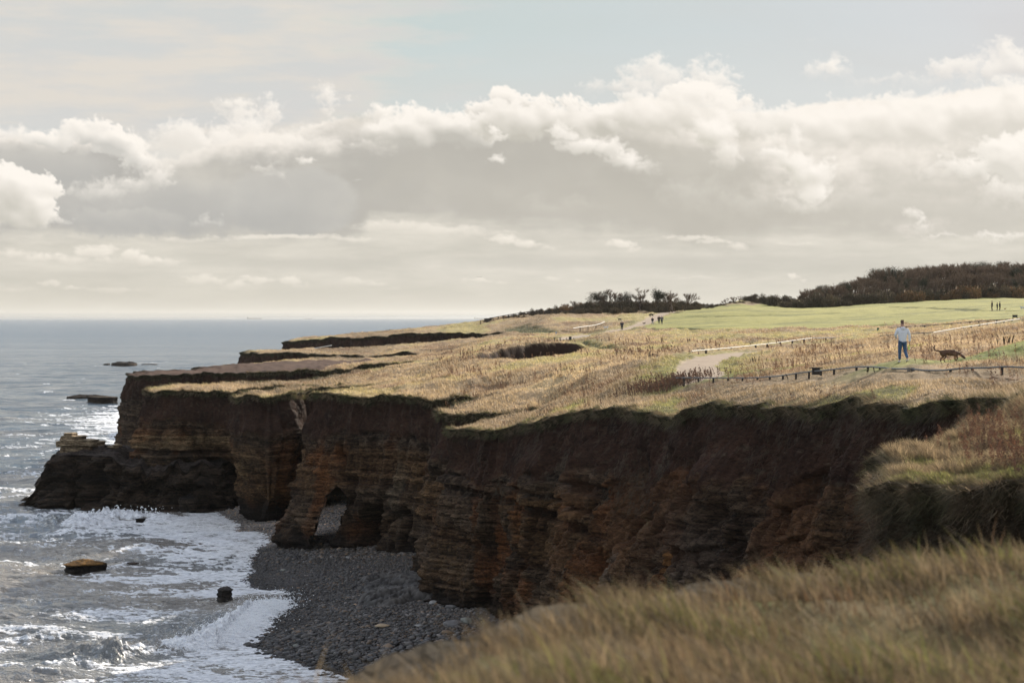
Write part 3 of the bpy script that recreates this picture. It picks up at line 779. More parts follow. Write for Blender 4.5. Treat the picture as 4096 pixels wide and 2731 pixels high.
def wall(name, line, nrm, S, ztop, zbase, flare, rowh, caves=True, soil=3.2, salt=0, inner=None, col_shift=0.0, smoothrock=0.0):
    n = len(line)
    x0 = line[:, 0]; y0 = line[:, 1]
    rows = int(max(ztop.max() - zbase, 2) / rowh)
    tt = np.linspace(0, 1, rows)
    # rows: inland strip first, then the face
    z = ztop[None, :] + (zbase - ztop)[None, :] * tt[:, None]
    SS = np.broadcast_to(S[None, :], z.shape)
    dep = ztop[None, :] - z
    soilt = soil * (1 + .35 * fb2(S * .11, S * 0, 3, .6, 71 + salt))[None, :]
    talus = smst(118, 104, y0)[None, :] * smst(48, 60, y0)[None, :]      # slumped, broken stretch
    grassy = smst(50, 44, y0)[None, :]
    u = np.clip(dep / np.maximum(soilt, .1), 0, 1)
    # soil profile: sod lip, hollow under it, then easing outwards
    off = .30 * np.exp(-(dep / .22) ** 2) - .18 * smst(.15, .5, dep) + u * soilt * .22 * (1 + talus * .9) * (1 - .7 * grassy)
    rk = np.maximum(dep - soilt, 0)
    hgt = np.maximum((ztop[None, :] - zbase) - soilt, 1)
    rt = np.clip(rk / hgt, 0, 1)
    off = off + flare * (rt * .75 + .25 * rt * rt) + talus * rk * .16
    off = off - .9 * smst(.80, .97, rt) * (1 - talus)
    X = x0[None, :] + nrm[:, 0][None, :] * off; Y = y0[None, :] + nrm[:, 1][None, :] * off
    rock = smst(-.25, .25, dep - soilt + fb2(SS * .9, z * .9, 3, .6, 73 + salt) * .5) * (1 - grassy)
    big = fb3(X * .11, Y * .11, z * .07, 3, .55, 60 + salt) * 1.5
    med = fb3(X * .45, Y * .45, z * .40, 4, .6, 64 + salt)
    fine = fb3(X * 1.9, Y * 1.9, z * 1.9, 3, .6, 67 + salt)
    st, br = strata(SS, z, salt)
    # chaotic blocks where the cliff has slumped
    a_ = SS * .55 + z * .25; b_ = z * .62 - SS * .22
    f1, f2, cid = voro2(a_, b_, 5); g1, g2, cid2 = voro2(SS * 1.5 + z * .5, z * 1.7 - SS * .4, 9)
    blk = (cid - .5) * 1.1 + (cid2 - .5) * .40 - np.exp(-((f2 - f1) / .08) ** 2) * .45 - np.exp(-((g2 - g1) / .09) ** 2) * .15
    # facets: each block a tilted plane
    blk = blk + np.sin(cid * 40) * (a_ % 1) * .35 + np.sin(cid * 77) * (b_ % 1) * .3
    bb = (cid - .5) * 1.1 + (cid2 - .5) * .6 - np.exp(-((f2 - f1) / .07) ** 2) * .9 - np.exp(-((g2 - g1) / .08) ** 2) * .4
    chaos = np.clip(talus * 1.1 * smst(-.25, .25, fb2(SS * .13, z * .16, 3, .5, 91) + .12), 0, 1)
    lay = st * (1 - chaos) + blk * chaos
    br = br * (1 - chaos) + bb * chaos
    # thick pale beds with dark partings on the nearest corner, a tan bed on the headland
    Yb = y0[None, :]; zc = z + .15 * fb2(SS * .15, z * 0, 3, .5, 83)
    near_ = smst(103, 108, Yb) * smst(141, 137, Yb); head_ = smst(203, 205, Yb) * smst(219, 214, Yb) * (x0[None, :] < -25)
    bed = lambda a, b: smst(a - .06, a + .04, zc) * smst(b + .06, b - .04, zc)
    nb_ = near_ * (bed(9.75, 10.45) + bed(8.95, 9.45) + .7 * bed(11.1, 11.7) + .5 * bed(6.2, 6.8)); dk_ = near_ * (bed(10.5, 11.0) + bed(9.5, 9.7) + .8 * bed(8.3, 8.9) + .5 * bed(5.2, 6.1))
    hb_ = head_ * bed(6.3, 7.7) * (.6 + .8 * fb2(SS * .3, z, 3, .6, 84)); hd_ = head_ * (bed(5.7, 6.2) + .7 * bed(9.6, 10.4))
    lay = lay * (1 - .6 * np.clip(nb_ + dk_, 0, 1)) + (nb_ * .28 - dk_ * .35 + hb_ * .2 - hd_ * .45) * smst(0, .2, rk)
    br = br + nb_ * .75 - dk_ * .9 - hd_ * .7
    rill = fb2(SS * 1.4, z * .45, 4, .6, 77 + salt) * .18 + fb2(SS * .5, z * .16, 3, .5, 78) * .28 + fb2(SS * .55, z * .7, 4, .6, 76) * .30
    big = big * (1 + .5 * talus)
    disp = big * smst(.3, 3, dep) + rock * (lay * (1 - smoothrock) + med * .42 + fine * .10) + (1 - rock) * (rill * smst(.2, 1.0, dep) + med * .18 + fine * .05)
    cf = fb2(SS * .075 + fb2(SS * .3, z * .25, 2, .5, 86) * .12, z * .018, 3, .5, 87 + salt)
    cleft = np.exp(-(cf / .030) ** 2) * smst(.3, 1.5, rk) + .5 * np.exp(-((cf - .22) / .02) ** 2) * rock
    disp = disp - cleft * 1.0
    br = br - cleft * .6  # clefts darkened in the colour too, as painted shade
    disp = disp * smst(0.0, .35, dep + .06)
    if caves:
        for (cu, cd, hw, zt, dp) in CAVES:
            cx, cy = XY(cu, cd)
            dl = np.hypot(x0 - cx, y0 - cy)[None, :] / hw
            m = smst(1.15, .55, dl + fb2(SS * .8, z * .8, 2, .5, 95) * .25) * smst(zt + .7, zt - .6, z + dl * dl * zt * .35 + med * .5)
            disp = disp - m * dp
            br = br - m * .3  # hollows darkened in the colour to stand for their shade
    X = X + nrm[:, 0][None, :] * disp; Y = Y + nrm[:, 1][None, :] * disp
    # ---- rock colours, with the shade of clefts, cracks and hollows painted in
    soilc = mixc(np.array((.120, .060, .038)) + 0 * X[..., None], np.array((.052, .027, .019)), .5 + rill * .7 + med * 1.1)
    soilc = mixc(soilc, np.array((.17, .125, .085)), smst(.30, .62, fb2(SS * 2.4, z * 2.6, 3, .6, 79)) * .6)
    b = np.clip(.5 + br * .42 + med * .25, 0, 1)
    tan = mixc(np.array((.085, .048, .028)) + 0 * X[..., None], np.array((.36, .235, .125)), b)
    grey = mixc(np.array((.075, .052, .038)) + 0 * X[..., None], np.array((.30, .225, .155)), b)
    rc = mixc(tan, grey, smst(-.2, .3, fb2(SS * .05, z * .2, 3, .5, 97 + salt)))
    rc = mixc(rc, np.array((.34, .135, .045)), smst(.12, .42, fb2(SS * .16 + 3, z * .10, 3, .6, 98 + salt)) * .55)
    # pebbly bed right under the soil
    f1p, f2p, cp = voro2(SS * 3.2, z * 3.6, 21)
    peb = smst(1.9, .3, rk) * rock * (1 - talus * .6)
    rc = mixc(rc, mixc(np.array((.045, .030, .022)) + 0 * X[..., None], np.array((.27, .22, .17)), (cp - .35) * 1.3) * (1 - .6 * smst(.12, .0, f2p - f1p))[..., None], peb * .75)
    rc = mixc(rc, np.array((.16, .068, .032)), chaos * .45)
    rc = mixc(rc, np.array((.05, .03, .022)), talus * .35)
    rc = rc * np.array((.80, .70, .62)) * (1.0 + .30 * chaos[..., None])
    rc = mixc(rc, np.array((.40, .265, .14)), hb_ * .75)
    for (cu, cd, cz, rr_, rz_, cc_, am) in [(226, 191, 5.6, 2.0, 1.8, (.42, .26, .12), .8), (250, 190, 6.0, 3.5, 1.2, (.30, .19, .10), .5), (284, 163, 4.8, 1.6, 1.2, (.40, .27, .14), .6), (288, 165, 8.5, 1.2, 3.0, (.32, .22, .13), .5),  # tan and orange rock patches, with a sunlit face painted in among them
                                            (400, 160, 6, 1.2, 3.5, (.34, .26, .17), .5), (450, 150, 6, 1.6, 3, (.30, .24, .17), .45), (705, 92, 9.2, 1.1, 1.8, (.40, .18, .06), .8), (672, 97, 10, 1.3, .9, (.42, .30, .16), .6), (610, 108, 6.0, 1.6, 1.2, (.26, .20, .15), .5), (660, 99, 6.5, 2.2, 1.6, (.24, .20, .16), .5), (760, 86, 9, 2.5, 2, (.20, .17, .14), .4), (480, 132, 4.0, 3, 1.2, (.32, .18, .08), .5)]:
        cx_, cy_ = XY(cu, cd)
        rc = mixc(rc, np.array(cc_) * (.8 + .5 * np.clip(br, -1, 1))[..., None], smst(1.2, .4, np.hypot(np.hypot(x0 - cx_, y0 - cy_)[None, :] / rr_, (z - cz) / rz_) + med * .6) * am)
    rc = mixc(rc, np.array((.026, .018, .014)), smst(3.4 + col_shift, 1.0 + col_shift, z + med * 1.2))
    soilc = soilc * .72
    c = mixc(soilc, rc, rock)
    turf = smst(.75, .25, dep + fb2(SS * 1.1, z * 2, 3, .6, 99) * .5)
    c = mixc(c, mixc(np.array((.045, .045, .020)) + 0 * X[..., None], np.array((.12, .085, .050)), .35 + fine * 1.5), turf)
    gfall = grassy * smst(3.2, .6, dep + fb2(SS * .5, z * .5, 3, .6, 93) * 2.0)
    c = mixc(c, np.array((.085, .062, .036)), gfall * .8)
    # inland strip so that the face joins the turf
    if inner is not None:
        k = 5; ins = []
        for j in range(k, 0, -1):
            w = 1.7 * j / k
            xi = x0 - nrm[:, 0] * w; yi = y0 - nrm[:, 1] * w
            zi = Z(xi, yi) + (.03 if j < k else -.35)
            ins.append((xi, yi, zi))
        xi = np.stack([q[0] for q in ins]); yi = np.stack([q[1] for q in ins]); zi = np.stack([q[2] for q in ins])
        ci = ground_color(xi, yi, ground_info(xi, yi))
        X = np.concatenate([xi, X]); Y = np.concatenate([yi, Y]); z = np.concatenate([zi, z]); c = np.concatenate([ci, c])
    H_, W_ = X.shape
    keep = None
    if caves:
        tn = in_tunnel(X, Y, z)
        kv = ~tn
        keep = kv[:-1, :-1] & kv[1:, :-1] & kv[1:, 1:] & kv[:-1, 1:]
    me = grid_mesh(name, np.stack([X, Y, z], -1).reshape(-1, 3), H_, W_, keep=keep, flip=False)
    lamw = rock * (1 - .85 * chaos)
    if inner is not None: lamw = np.concatenate([np.zeros((5, lamw.shape[1])), lamw])
    color_attr(me, 'tint', c.reshape(-1, 3), lamw.ravel())
    return me

def mat_cliff():
    mt = bpy.data.materials.new('cliff_rock'); mt.use_nodes = True; mt.node_tree.nodes.clear()
    t = NT(mt.node_tree)
    geo = t.node('ShaderNodeNewGeometry'); P = E(t, geo.outputs['Position']); px, py, pz = t.sep(P)
    at = t.node('ShaderNodeAttribute'); at.attribute_name = 'tint'
    lam = t.noise(t.xyz(px * .8, py * .8, pz * 7.0), 1.0, 6.0, .62, .35)
    chip = t.noise(t.xyz(px * 2.2, py * 2.2, pz * 4.0), 1.6, 8.0, .72, .2)
    v = t.voro(t.xyz(px * 1.6 + lam * .5, py * 1.6 + lam * .5, pz * 4.2), 1.0, 'DISTANCE_TO_EDGE')
    v2 = t.voro(t.xyz(px * 3.6 + lam * .5, py * 3.6, pz * 8.5), 1.0, 'DISTANCE_TO_EDGE')
    cr = t.ss(.0, .10, v) * .55 + t.ss(.0, .12, v2) * .45
    lw = E(t, at.outputs['Alpha'])
    f = (0.72 + (t.ss(.30, .74, lam) - .55) * .80 * lw + (chip - .5) * 2.1).mx(0.12) * (1.0 - (1.0 - cr) * (.25 + .35 * lw))
    sc = t.node('ShaderNodeVectorMath', operation='SCALE'); t.l.new(at.outputs['Color'], sc.inputs[0]); t.put(sc.inputs['Scale'], f)
    b = t.node('ShaderNodeBsdfPrincipled'); t.l.new(sc.outputs[0], b.inputs['Base Color'])
    b.inputs['Roughness'].default_value = .9; b.inputs['Specular IOR Level'].default_value = .15
    bn = t.node('ShaderNodeBump'); bn.inputs['Strength'].default_value = 1.0; bn.inputs['Distance'].default_value = .16
    t.put(bn.inputs['Height'], chip * .9 + lam * .6 * lw + cr * .5); t.l.new(bn.outputs[0], b.inputs['Normal'])
    o = t.node('ShaderNodeOutputMaterial'); t.l.new(b.outputs[0], o.inputs[0])
    return mt
def build_cliffs():
    global CLIFF_M
    CLIFF_M = mat_cliff()
    d = np.hypot(CL[:, 0], CL[:, 1])
    # pieces, so that near rock is finer
    cuts = [0] + [int(np.argmax(CS > s)) for s in ()] 
    ks = []
    prev = 0
    y = CL[:, 1]
    bounds = [np.argmax(y < 330), np.argmax((y < 215) & (np.arange(len(y)) > 0)), np.argmax(y < 140), np.argmax(y < 60)]
    bounds = [0] + [int(b) for b in bounds] + [len(y) - 1]
    rowh = [.30, .17, .11, .085, .07]
    zt = Z(CL[:, 0], CL[:, 1]) + .02
    fl = (1.6 + 1.0 * fb2(CS * .03, CS * 0, 2, .5, 55)) * (1 - .85 * smst(57, 50, CL[:, 1]))
    # the pillar beside the arch and the near corner spread at the foot
    for (cu, cd, rad, add) in ((319, 172, 5.0, 1.7), (146, 212, 7, 1.2), (250, 191, 7, -5.0), (455, 135, 5, .8)):
        cx, cy = XY(cu, cd); fl = fl + add * np.exp(-((CL[:, 0] - cx) ** 2 + (CL[:, 1] - cy) ** 2) / rad ** 2)
    zb = np.where(y < 56, 1.0, -0.6) * 0 - .6
    for i in range(5):
        a, b = bounds[i], bounds[i + 1] + 1
        if b - a < 3: continue
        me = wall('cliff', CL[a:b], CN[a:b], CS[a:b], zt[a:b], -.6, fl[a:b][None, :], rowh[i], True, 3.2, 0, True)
        new_obj('cliff', me, CLIFF_M, kind='structure')
    # roof and sides of the arch's passage
    dz = np.linspace(158.5, 206, 120)
    prof = [(0.2, 306), (1.2, 311), (2.2, 316.5), (3.4, 320), (4.3, 323.5), (5.2, 327), (6.1, 334), (6.1, 341), (5.5, 347.5), (4.2, 347), (3.2, 342.5), (2.2, 338), (1.2, 332.5), (0.2, 329)]
    pp = smooth_line(prof, 6)
    Zp = pp[:, 0]; Up = pp[:, 1]
    Dg, Zg = np.meshgrid(dz, Zp, indexing='ij'); _, Ug = np.meshgrid(dz, Up, indexing='ij')
    Xg = (Ug - 512) / F * Dg
    nn = fb3(Xg * .8, Dg * .8, Zg * .8, 3, .6, 88) * .35
    cu = 329.0
    Xg = Xg + np.sign(Ug - cu) * (np.abs(nn) + .03); Zg2 = Zg + np.abs(nn) * .6 * (Zg > 4); Zg2 = CAMZ - (CAMZ - Zg2) * Dg / 165.0
    ins = inpoly(Xg, Dg, LANDF)
    kp = ins[:-1, :-1] & ins[1:, 1:]
    me = grid_mesh('arch_passage', np.stack([Xg, Dg, Zg2], -1).reshape(-1, 3), *Xg.shape, keep=kp)
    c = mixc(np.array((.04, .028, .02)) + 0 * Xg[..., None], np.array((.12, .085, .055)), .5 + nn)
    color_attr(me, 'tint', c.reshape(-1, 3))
    new_obj('cliff', me, CLIFF_M, kind='structure')
    # face of the viewer's own bluff
    ln, s = resample(FE, 6.0)
    tg = np.gradient(ln, axis=0); tg /= np.linalg.norm(tg, axis=1)[:, None]
    nm = np.stack([-tg[:, 1], tg[:, 0]], 1)
    if (nm[len(nm) // 2] @ ln[len(nm) // 2]) < 0: nm = -nm
    me = wall('cliff', ln, nm, s, fore_Z(ln[:, 0], ln[:, 1]) + .01, -.6, 3.0, .25, False, 3.0, 40)
    new_obj('cliff', me, CLIFF_M, kind='structure')

def rock_block(name, outline, ztop, zbase, flare, rowh, step, salt, capcol=(.06, .045, .035), topnoise=.15, soil=0.01, loc=None, tint=None, lay=.8, lump=.6):
    """free-standing block: ring wall with layered sides plus an uneven cap, one mesh"""
    P = np.array(outline, float); P = np.concatenate([P, P[:1]]); sm = smooth_line(P, 8)
    seg = np.linalg.norm(np.diff(sm, axis=0), axis=1); s = np.concatenate([[0], np.cumsum(seg)])
    n = max(16, int(s[-1] / step)); q = np.linspace(0, s[-1], n + 1)
    L = np.stack([np.interp(q, s, sm[:, 0]), np.interp(q, s, sm[:, 1])], 1)
    ctr = L.mean(0)
    tg = np.gradient(L, axis=0); tg[0] = tg[-1] = L[1] - L[-2]; tg /= np.linalg.norm(tg, axis=1)[:, None] + 1e-9
    nm = np.stack([tg[:, 1], -tg[:, 0]], 1)
    if ((L - ctr) * nm).sum() < 0: nm = -nm
    rows = max(4, int((ztop - zbase) / rowh)); t = np.linspace(0, 1, rows)[:, None]
    z = ztop + (zbase - ztop) * t + 0 * L[None, :, 0]
    # noise periodic round the ring: sample 3D noise on the ring itself
    X = L[None, :, 0] + 0 * z; Y = L[None, :, 1] + 0 * z
    st, br = strata(X * .7 + Y * 1.1, z, salt)
    med = fb3(X * .6, Y * .6, z * .6, 4, .6, salt + 3); fine = fb3(X * 2.2, Y * 2.2, z * 2.2, 3, .6, salt + 5); big = fb3(X * .2, Y * .2, z * .15, 2, .6, salt + 8)
    sc = min(1.0, max(.36, (ztop - zbase) / 3.0))
    off = flare * (.5 * t + .5 * t * t) + (st * lay + med * lump + fine * .12 + big * 1.0) * sc
    off = off * smst(-.02, .12, t)
    off[:, -1] = off[:, 0]
    X = X + nm[None, :, 0] * off; Y = Y + nm[None, :, 1] * off
    X[:, -1] = X[:, 0]; Y[:, -1] = Y[:, 0]
    # cap rings
    caps = 7; Xs = []; Ys = []; Zs = []
    for j in range(caps, 0, -1):
        f = 1 - j / caps
        f = f ** .8
        cx = ctr[0] + (X[0] - ctr[0]) * f; cy = ctr[1] + (Y[0] - ctr[1]) * f
        Xs.append(cx); Ys.append(cy)
        Zs.append(ztop + topnoise * fb2(cx * .7, cy * .7, 4, .6, salt + 9) * (1 - f ** 4) + topnoise * .5 * (1 - f ** 3))
    X = np.concatenate([np.stack(Xs), X]); Y = np.concatenate([np.stack(Ys), Y]); z = np.concatenate([np.stack(Zs), z])
    b = np.clip(.45 + np.concatenate([np.zeros((caps, X.shape[1])), br * .4 + med * .3]), 0, 1)
    lo, hi = tint if tint else ((.03, .022, .018), (.13, .095, .065))
    c = mixc(np.array(lo) + 0 * X[..., None], np.array(hi), b)
    c[:caps + 1] = np.array(capcol) * (1 + .4 * fb2(X[:caps + 1] * 1.5, Y[:caps + 1] * 1.5, 3, .6, salt + 11))[..., None]
    lx, ly, lz = (ctr[0], ctr[1], zbase) if loc is None else loc
    me = grid_mesh(name, np.stack([X - lx, Y - ly, z - lz], -1).reshape(-1, 3), *X.shape, flip=False)
    color_attr(me, 'tint', c.reshape(-1, 3))
    return me, (lx, ly, lz)
# ------------------------------------------------------------------ beach and sea
def seaXY(u, v, z=.1):
    d = F * (CAMZ - z) / (v - HOR); return XY(u, d)
SHORE = [(-60, 900), (-80, 420), (-62, 330)] + [seaXY(u, v) for u, v in
        [(150, 497), (187, 505), (210, 511), (226, 518), (233, 524), (236, 531), (252, 532), (264, 535), (262, 541), (251, 549), (243, 560), (239, 572), (240, 584), (254, 590), (272, 592), (281, 597), (279, 606), (268, 617), (258, 629), (250, 641),
         (262, 652), (300, 664), (370, 682), (430, 715), (520, 790), (640, 900), (900, 1120)]] + [(14, 36), (18, 20)]
SHORE_S = smooth_line(SHORE, 4)
SEAPOLY = [tuple(p) for p in SHORE_S] + [(-90000, 20), (-90000, 200000), (-60, 200000), (120, 1600), (-60, 900)]
_sh = [tuple(p) for p in SHORE_S]
def shore_dist(x, y):
    """positive on land, negative at sea (metres)"""
    d, _ = distline(x, y, _sh)
    return np.where(inpoly(x, y, SEAPOLY), -d, d)
def beach_Z(x, y, sd=None):
    if sd is None: sd = shore_dist(x, y)
    z = np.where(sd > 0, 2.3 * (1 - np.exp(-sd / 16.0)), sd * .13)
    # storm bank and lumps
    return z + fb2(x * .12, y * .12, 4, .55, 101) * .30 * smst(-2, 6, sd) + fb2(x * .8, y * .8, 3, .6, 103) * .06
ROCKS_C = seaXY(430, 590, 1.2)
def build_beach():
    xs = np.arange(-62, 22, .22); ys = np.arange(30, 225, .30)
    X, Y = np.meshgrid(xs, ys)
    sd = shore_dist(X, Y)
    z = beach_Z(X, Y, sd)
    c = mixc(np.array((.050, .045, .043)) + 0 * X[..., None], np.array((.115, .103, .097)), .5 + fb2(X * 3.1, Y * 3.1, 3, .7, 105) * 1.3)
    c = c * np.clip(.45 + sd / 8, .45, 1)[..., None]
    keepv = sd > -14
    me = grid_mesh('beach', np.stack([X, Y, z], -1).reshape(-1, 3), *X.shape, keep=keepv[:-1, :-1] & keepv[1:, 1:], flip=True)
    color_attr(me, 'tint', c.reshape(-1, 3))
    new_obj('beach', me, mat_attr('shingle', .75, 9.0, .5, 1.0, 9.0, .3, 1.0, .15), kind='structure')

def ico(sub=1):
    bm = bmesh.new(); bmesh.ops.create_icosphere(bm, subdivisions=sub, radius=1.0)
    v = np.array([p.co[:] for p in bm.verts], np.float32); f = np.array([[q.index for q in p.verts] for p in bm.faces], np.int32)
    bm.free(); return v, f
def scatter_stones(name, px, py, pz, sz, flat, col, seed=1, sub=1, jit=.22):
    """many stones in one mesh (nobody could count them)"""
    v, f = ico(sub); n = len(px); rs = np.random.RandomState(seed); m = len(v)
    k = 12
    protos = []
    for i in range(k):
        w = v * (1 + jit * rs.randn(m, 1).astype(np.float32) * .6)
        protos.append(w)
    protos = np.stack(protos)
    pi = rs.randint(0, k, n)
    a = rs.rand(n) * 2 * np.pi; ca = np.cos(a)[:, None]; sa = np.sin(a)[:, None]
    el = .75 + .7 * rs.rand(n)
    V_ = protos[pi]                                  # n,m,3
    x = V_[..., 0] * (sz * el)[:, None]; y = V_[..., 1] * (sz / el)[:, None]; z = V_[..., 2] * (sz * flat)[:, None]
    tl = (rs.rand(n) - .5)[:, None] * .6
    z = z + x * tl
    co = np.stack([px[:, None] + x * ca - y * sa, py[:, None] + x * sa + y * ca, pz[:, None] + z], -1).reshape(-1, 3)
    fc = (f[None] + (np.arange(n) * m)[:, None, None]).reshape(-1, 3)
    me = raw_mesh(name, co, fc, smooth=True)
    color_attr(me, 'tint', np.repeat(col, m, axis=0))
    return me

def build_shingle():
    rs = np.random.RandomState(3)
    n = 330000
    # uniform on the ground in the strip the photograph sees
    y = 84 + rs.rand(n) * 125; x = -45 + rs.rand(n) * 62
    u = 512 + F * x / y
    sd = shore_dist(x, y)
    v = HOR + (CAMZ - 1.0) * F / y
    ok = (u > 170) & (u < 640) & (sd > -6.5) & (v > 490)
    # thin out in the wash
    ok &= (rs.rand(n) < np.where(sd > 1.0, 1.0, np.clip(.20 + (sd + 1) * .4, .045, 1)))
    ok &= ~((sd < 0) & (y > 122) & (rs.rand(n) < .85))
    x = x[ok]; y = y[ok]; sd = sd[ok]
    inl = inpoly(x, y, LANDF)
    dd, _ = distline(x, y, [tuple(p) for p in CL[::14]])
    ok = ~(inl & (dd > 4.5)); x = x[ok]; y = y[ok]; sd = sd[ok]
    led = smst(1.05, .8, np.hypot((x + 6.7) / 4.3, (y - 139.5) / 8.5) + fb2(x * .18, y * .12, 3, .5, 181) * .5)
    ok = rs.rand(len(x)) > led * .93; x = x[ok]; y = y[ok]; sd = sd[ok]
    n = len(x)
    big = fb2(x * .07, y * .07, 3, .6, 111)
    sz = (.045 + .06 * rs.rand(n) ** 2.5 + .12 * rs.rand(n) ** 14) * (1 + .8 * smst(128, 108, y)) * (1 + .5 * big)
    z = beach_Z(x, y, sd) + sz * .25
    b = .20 + rs.rand(n) ** 2.0 * 1.05 + .35 * smst(7, 15, sd) + 2.3 * smst(169, 175, y) * (x < -9)  # cove pebbles behind the arch painted paler in place of daylight
    wet = np.clip(.5 + sd / 9, .5, 1)
    base = np.array((.092, .080, .072)); warm = np.array((.155, .105, .068))
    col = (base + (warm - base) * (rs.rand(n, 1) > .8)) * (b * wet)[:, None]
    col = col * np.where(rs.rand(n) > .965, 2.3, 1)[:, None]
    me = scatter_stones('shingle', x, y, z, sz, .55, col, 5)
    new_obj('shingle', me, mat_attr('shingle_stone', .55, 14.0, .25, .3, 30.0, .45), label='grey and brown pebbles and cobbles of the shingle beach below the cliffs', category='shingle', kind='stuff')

BREAK = [seaXY(u, v) for u, v in [(60, 668), (93, 661), (120, 656), (145, 652), (175, 650), (205, 645), (228, 636), (248, 624), (266, 612), (278, 603)]]
BREAK2 = [seaXY(u, v) for u, v in [(60, 535), (98, 520), (118, 516), (150, 517), (180, 518)]]
def build_sea():
    us = np.concatenate([-np.geomspace(6000, 60, 60), np.arange(-50, 640, 1.6), np.geomspace(645, 4000, 60)])
    ds = [20.0]
    while ds[-1] < 60000:
        d = ds[-1]
        ds.append(d * (1.0 + (.0125 if d < 88 else .0022 if d < 150 else .0040 if d < 300 else .006 if d < 900 else .02 if d < 6000 else .08)))
    ds = np.array(ds)
    U, D = np.meshgrid(us, ds); X = (U - 512) / F * D; Y = D + 0 * X
    sd = shore_dist(X, Y)
    off = np.clip(-sd, 0, 400)
    near = smst(1400, 300, D)
    z = np.zeros_like(X)
    rs = np.random.RandomState(8)
    # swell running to the shore (towards +x) and wind chop, crests warped by noise
    wx_ = fb2(X * .012, Y * .012, 3, .5, 121) * 22; wy_ = fb2(X * .012 + 9, Y * .012, 3, .5, 122) * 10
    for lam, amp, ang, wp in ((46, .26, 62, 1), (27, .17, 48, 1), (15, .11, 72, .7), (8.5, .075, 35, .6), (5.1, .05, 95, .5), (3.1, .035, 60, .4), (1.9, .020, 20, .3)):
        k = 2 * np.pi / lam; a = R(ang); ph = rs.rand() * 6
        res = np.clip(lam / (D * .004 * 2.2), 0, 1) * (D * .0045 < lam * .4)
        g = .5 + .5 * fb2(X / lam * .12, Y / lam * .12, 2, .5, 130 + int(lam))
        s = np.sin(k * ((X + wx_ * wp) * math.sin(a) + (Y + wy_ * wp) * math.cos(a)) + ph)
        z += amp * res * g * 1.6 * (1 - 2 * np.abs(s) ** 1.3 * np.sign(-s) * 0 + (s * .6 + (1 - np.abs(s)) * .6 - .35))
    rd = lambda q: .5 - np.abs(q)
    chop = (rd(fb2(X * .22 + Y * .05, Y * .42, 4, .6, 140) * 1.6)) * .27 * smst(700, 180, D) + rd(fb2(X * .7 + Y * .2, Y * 1.1, 3, .6, 141) * 1.5) * .11 * smst(300, 130, D) + fb2(X * .05, Y * .11, 3, .6, 143) * .55 * smst(2500, 400, D)
    z = (z - z[(D > 100) & (D < 300)].mean()) * near + chop
    z = z * (.25 + .75 * smst(0, 22, off))
    # foam
    n1 = fb2(X * .05, Y * .07, 4, .6, 151); n2 = fb2(X * .28, Y * .40, 5, .65, 152); n3 = fb2(X * 1.2, Y * 1.9, 4, .65, 153)
    lace = 1 - np.abs(n2 + n3 * .45) * 2.6                       # ridged network
    lace = np.clip(lace, 0, 1)
    pat = fb2(X * .10 + Y * .03, Y * .22, 4, .6, 159)
    fo = np.exp(-off / 5.0) * .85 + smst(30, 6, off + n1 * 12) * (.34 + .55 * pat) + (.16 + .3 * pat) * smst(70, 25, off + n1 * 30)
    cove = smst(16, 4, np.hypot((X + 38) / 2.2, (Y - 192) / 1.3)) * .40
    fo = fo + cove
    streak = smst(.15, .5, fb2(X * .05, Y * .30, 5, .65, 155)) * .5 * smst(500, 150, D) 
    fo = fo + streak * (.35 + n1)
    foam = smst(.42, 1.10, fo * .85 + lace * .45 + n3 * .25 - .12)
    # white caps far out
    foam = np.maximum(foam, smst(.46, .62, fb2(X * .06, Y * .16, 5, .7, 156)) * .65 * smst(150, 240, D) * smst(1500, 500, D))
    foam = np.minimum(foam, .74 + .25 * n2)
    # breaking waves
    for line, hgt, w, fr in ((BREAK, 1.0, 1.3, 1.0), (BREAK2, .45, 1.6, .8)):
        m = (D > 90) & (D < 230) & (U > -60) & (U < 420)
        d_, p_ = distline(X[m], Y[m], line)
        # signed side: seaward positive
        L = sum(math.hypot(b[0] - a[0], b[1] - a[1]) for a, b in zip(line[:-1], line[1:]))
        t_ = p_ / L
        tip = smst(0, .18, t_) * (smst(1.0, .9, t_) if line is BREAK2 else 1)
        sdl = np.zeros_like(d_)
        nearest = 1e9 * np.ones_like(d_)
        for (a, b) in zip(line[:-1], line[1:]):
            ex, ey = b[0] - a[0], b[1] - a[1]; LL = math.hypot(ex, ey)
            tt = np.clip(((X[m] - a[0]) * ex + (Y[m] - a[1]) * ey) / LL ** 2, 0, 1)
            dd = np.hypot(X[m] - a[0] - tt * ex, Y[m] - a[1] - tt * ey)
            cr = (ex * (Y[m] - a[1]) - ey * (X[m] - a[0])) / LL
            sdl = np.where(dd < nearest, np.sign(cr) * dd, sdl); nearest = np.minimum(nearest, dd)
        # sdl > 0 is away from the viewer (seaward)
        pf = np.where(sdl > 0, np.exp(-(sdl / (w * 2.8)) ** 2), np.exp(-(sdl / (w * .75)) ** 2))
        ends = np.exp(-(np.minimum(0, nearest) ** 2))
        zz = z[m] + hgt * pf * tip * (.75 + .8 * n2[m] + .5 * n3[m]) + pf * tip * smst(.15, .5, t_) * np.abs(n3[m]) * .8
        z[m] = zz
        f_ = smst(.35, .9, pf * tip * 1.6 * smst(.12, .45, t_) + n2[m] * .5 + n3[m] * .35) * np.where(sdl > w * 1.4, .3, 1)
        foam[m] = foam[m] * (1 - .75 * smst(.6, 1.8, sdl) * smst(6.5, 3.0, sdl) * tip)
        wash = smst(7, 0, -sdl) * (sdl < 0) * smst(.1, .4, t_) * .8 * smst(-.3, .3, n3[m] + .25)
        foam[m] = np.maximum(foam[m], np.maximum(f_, wash * .75) * fr)
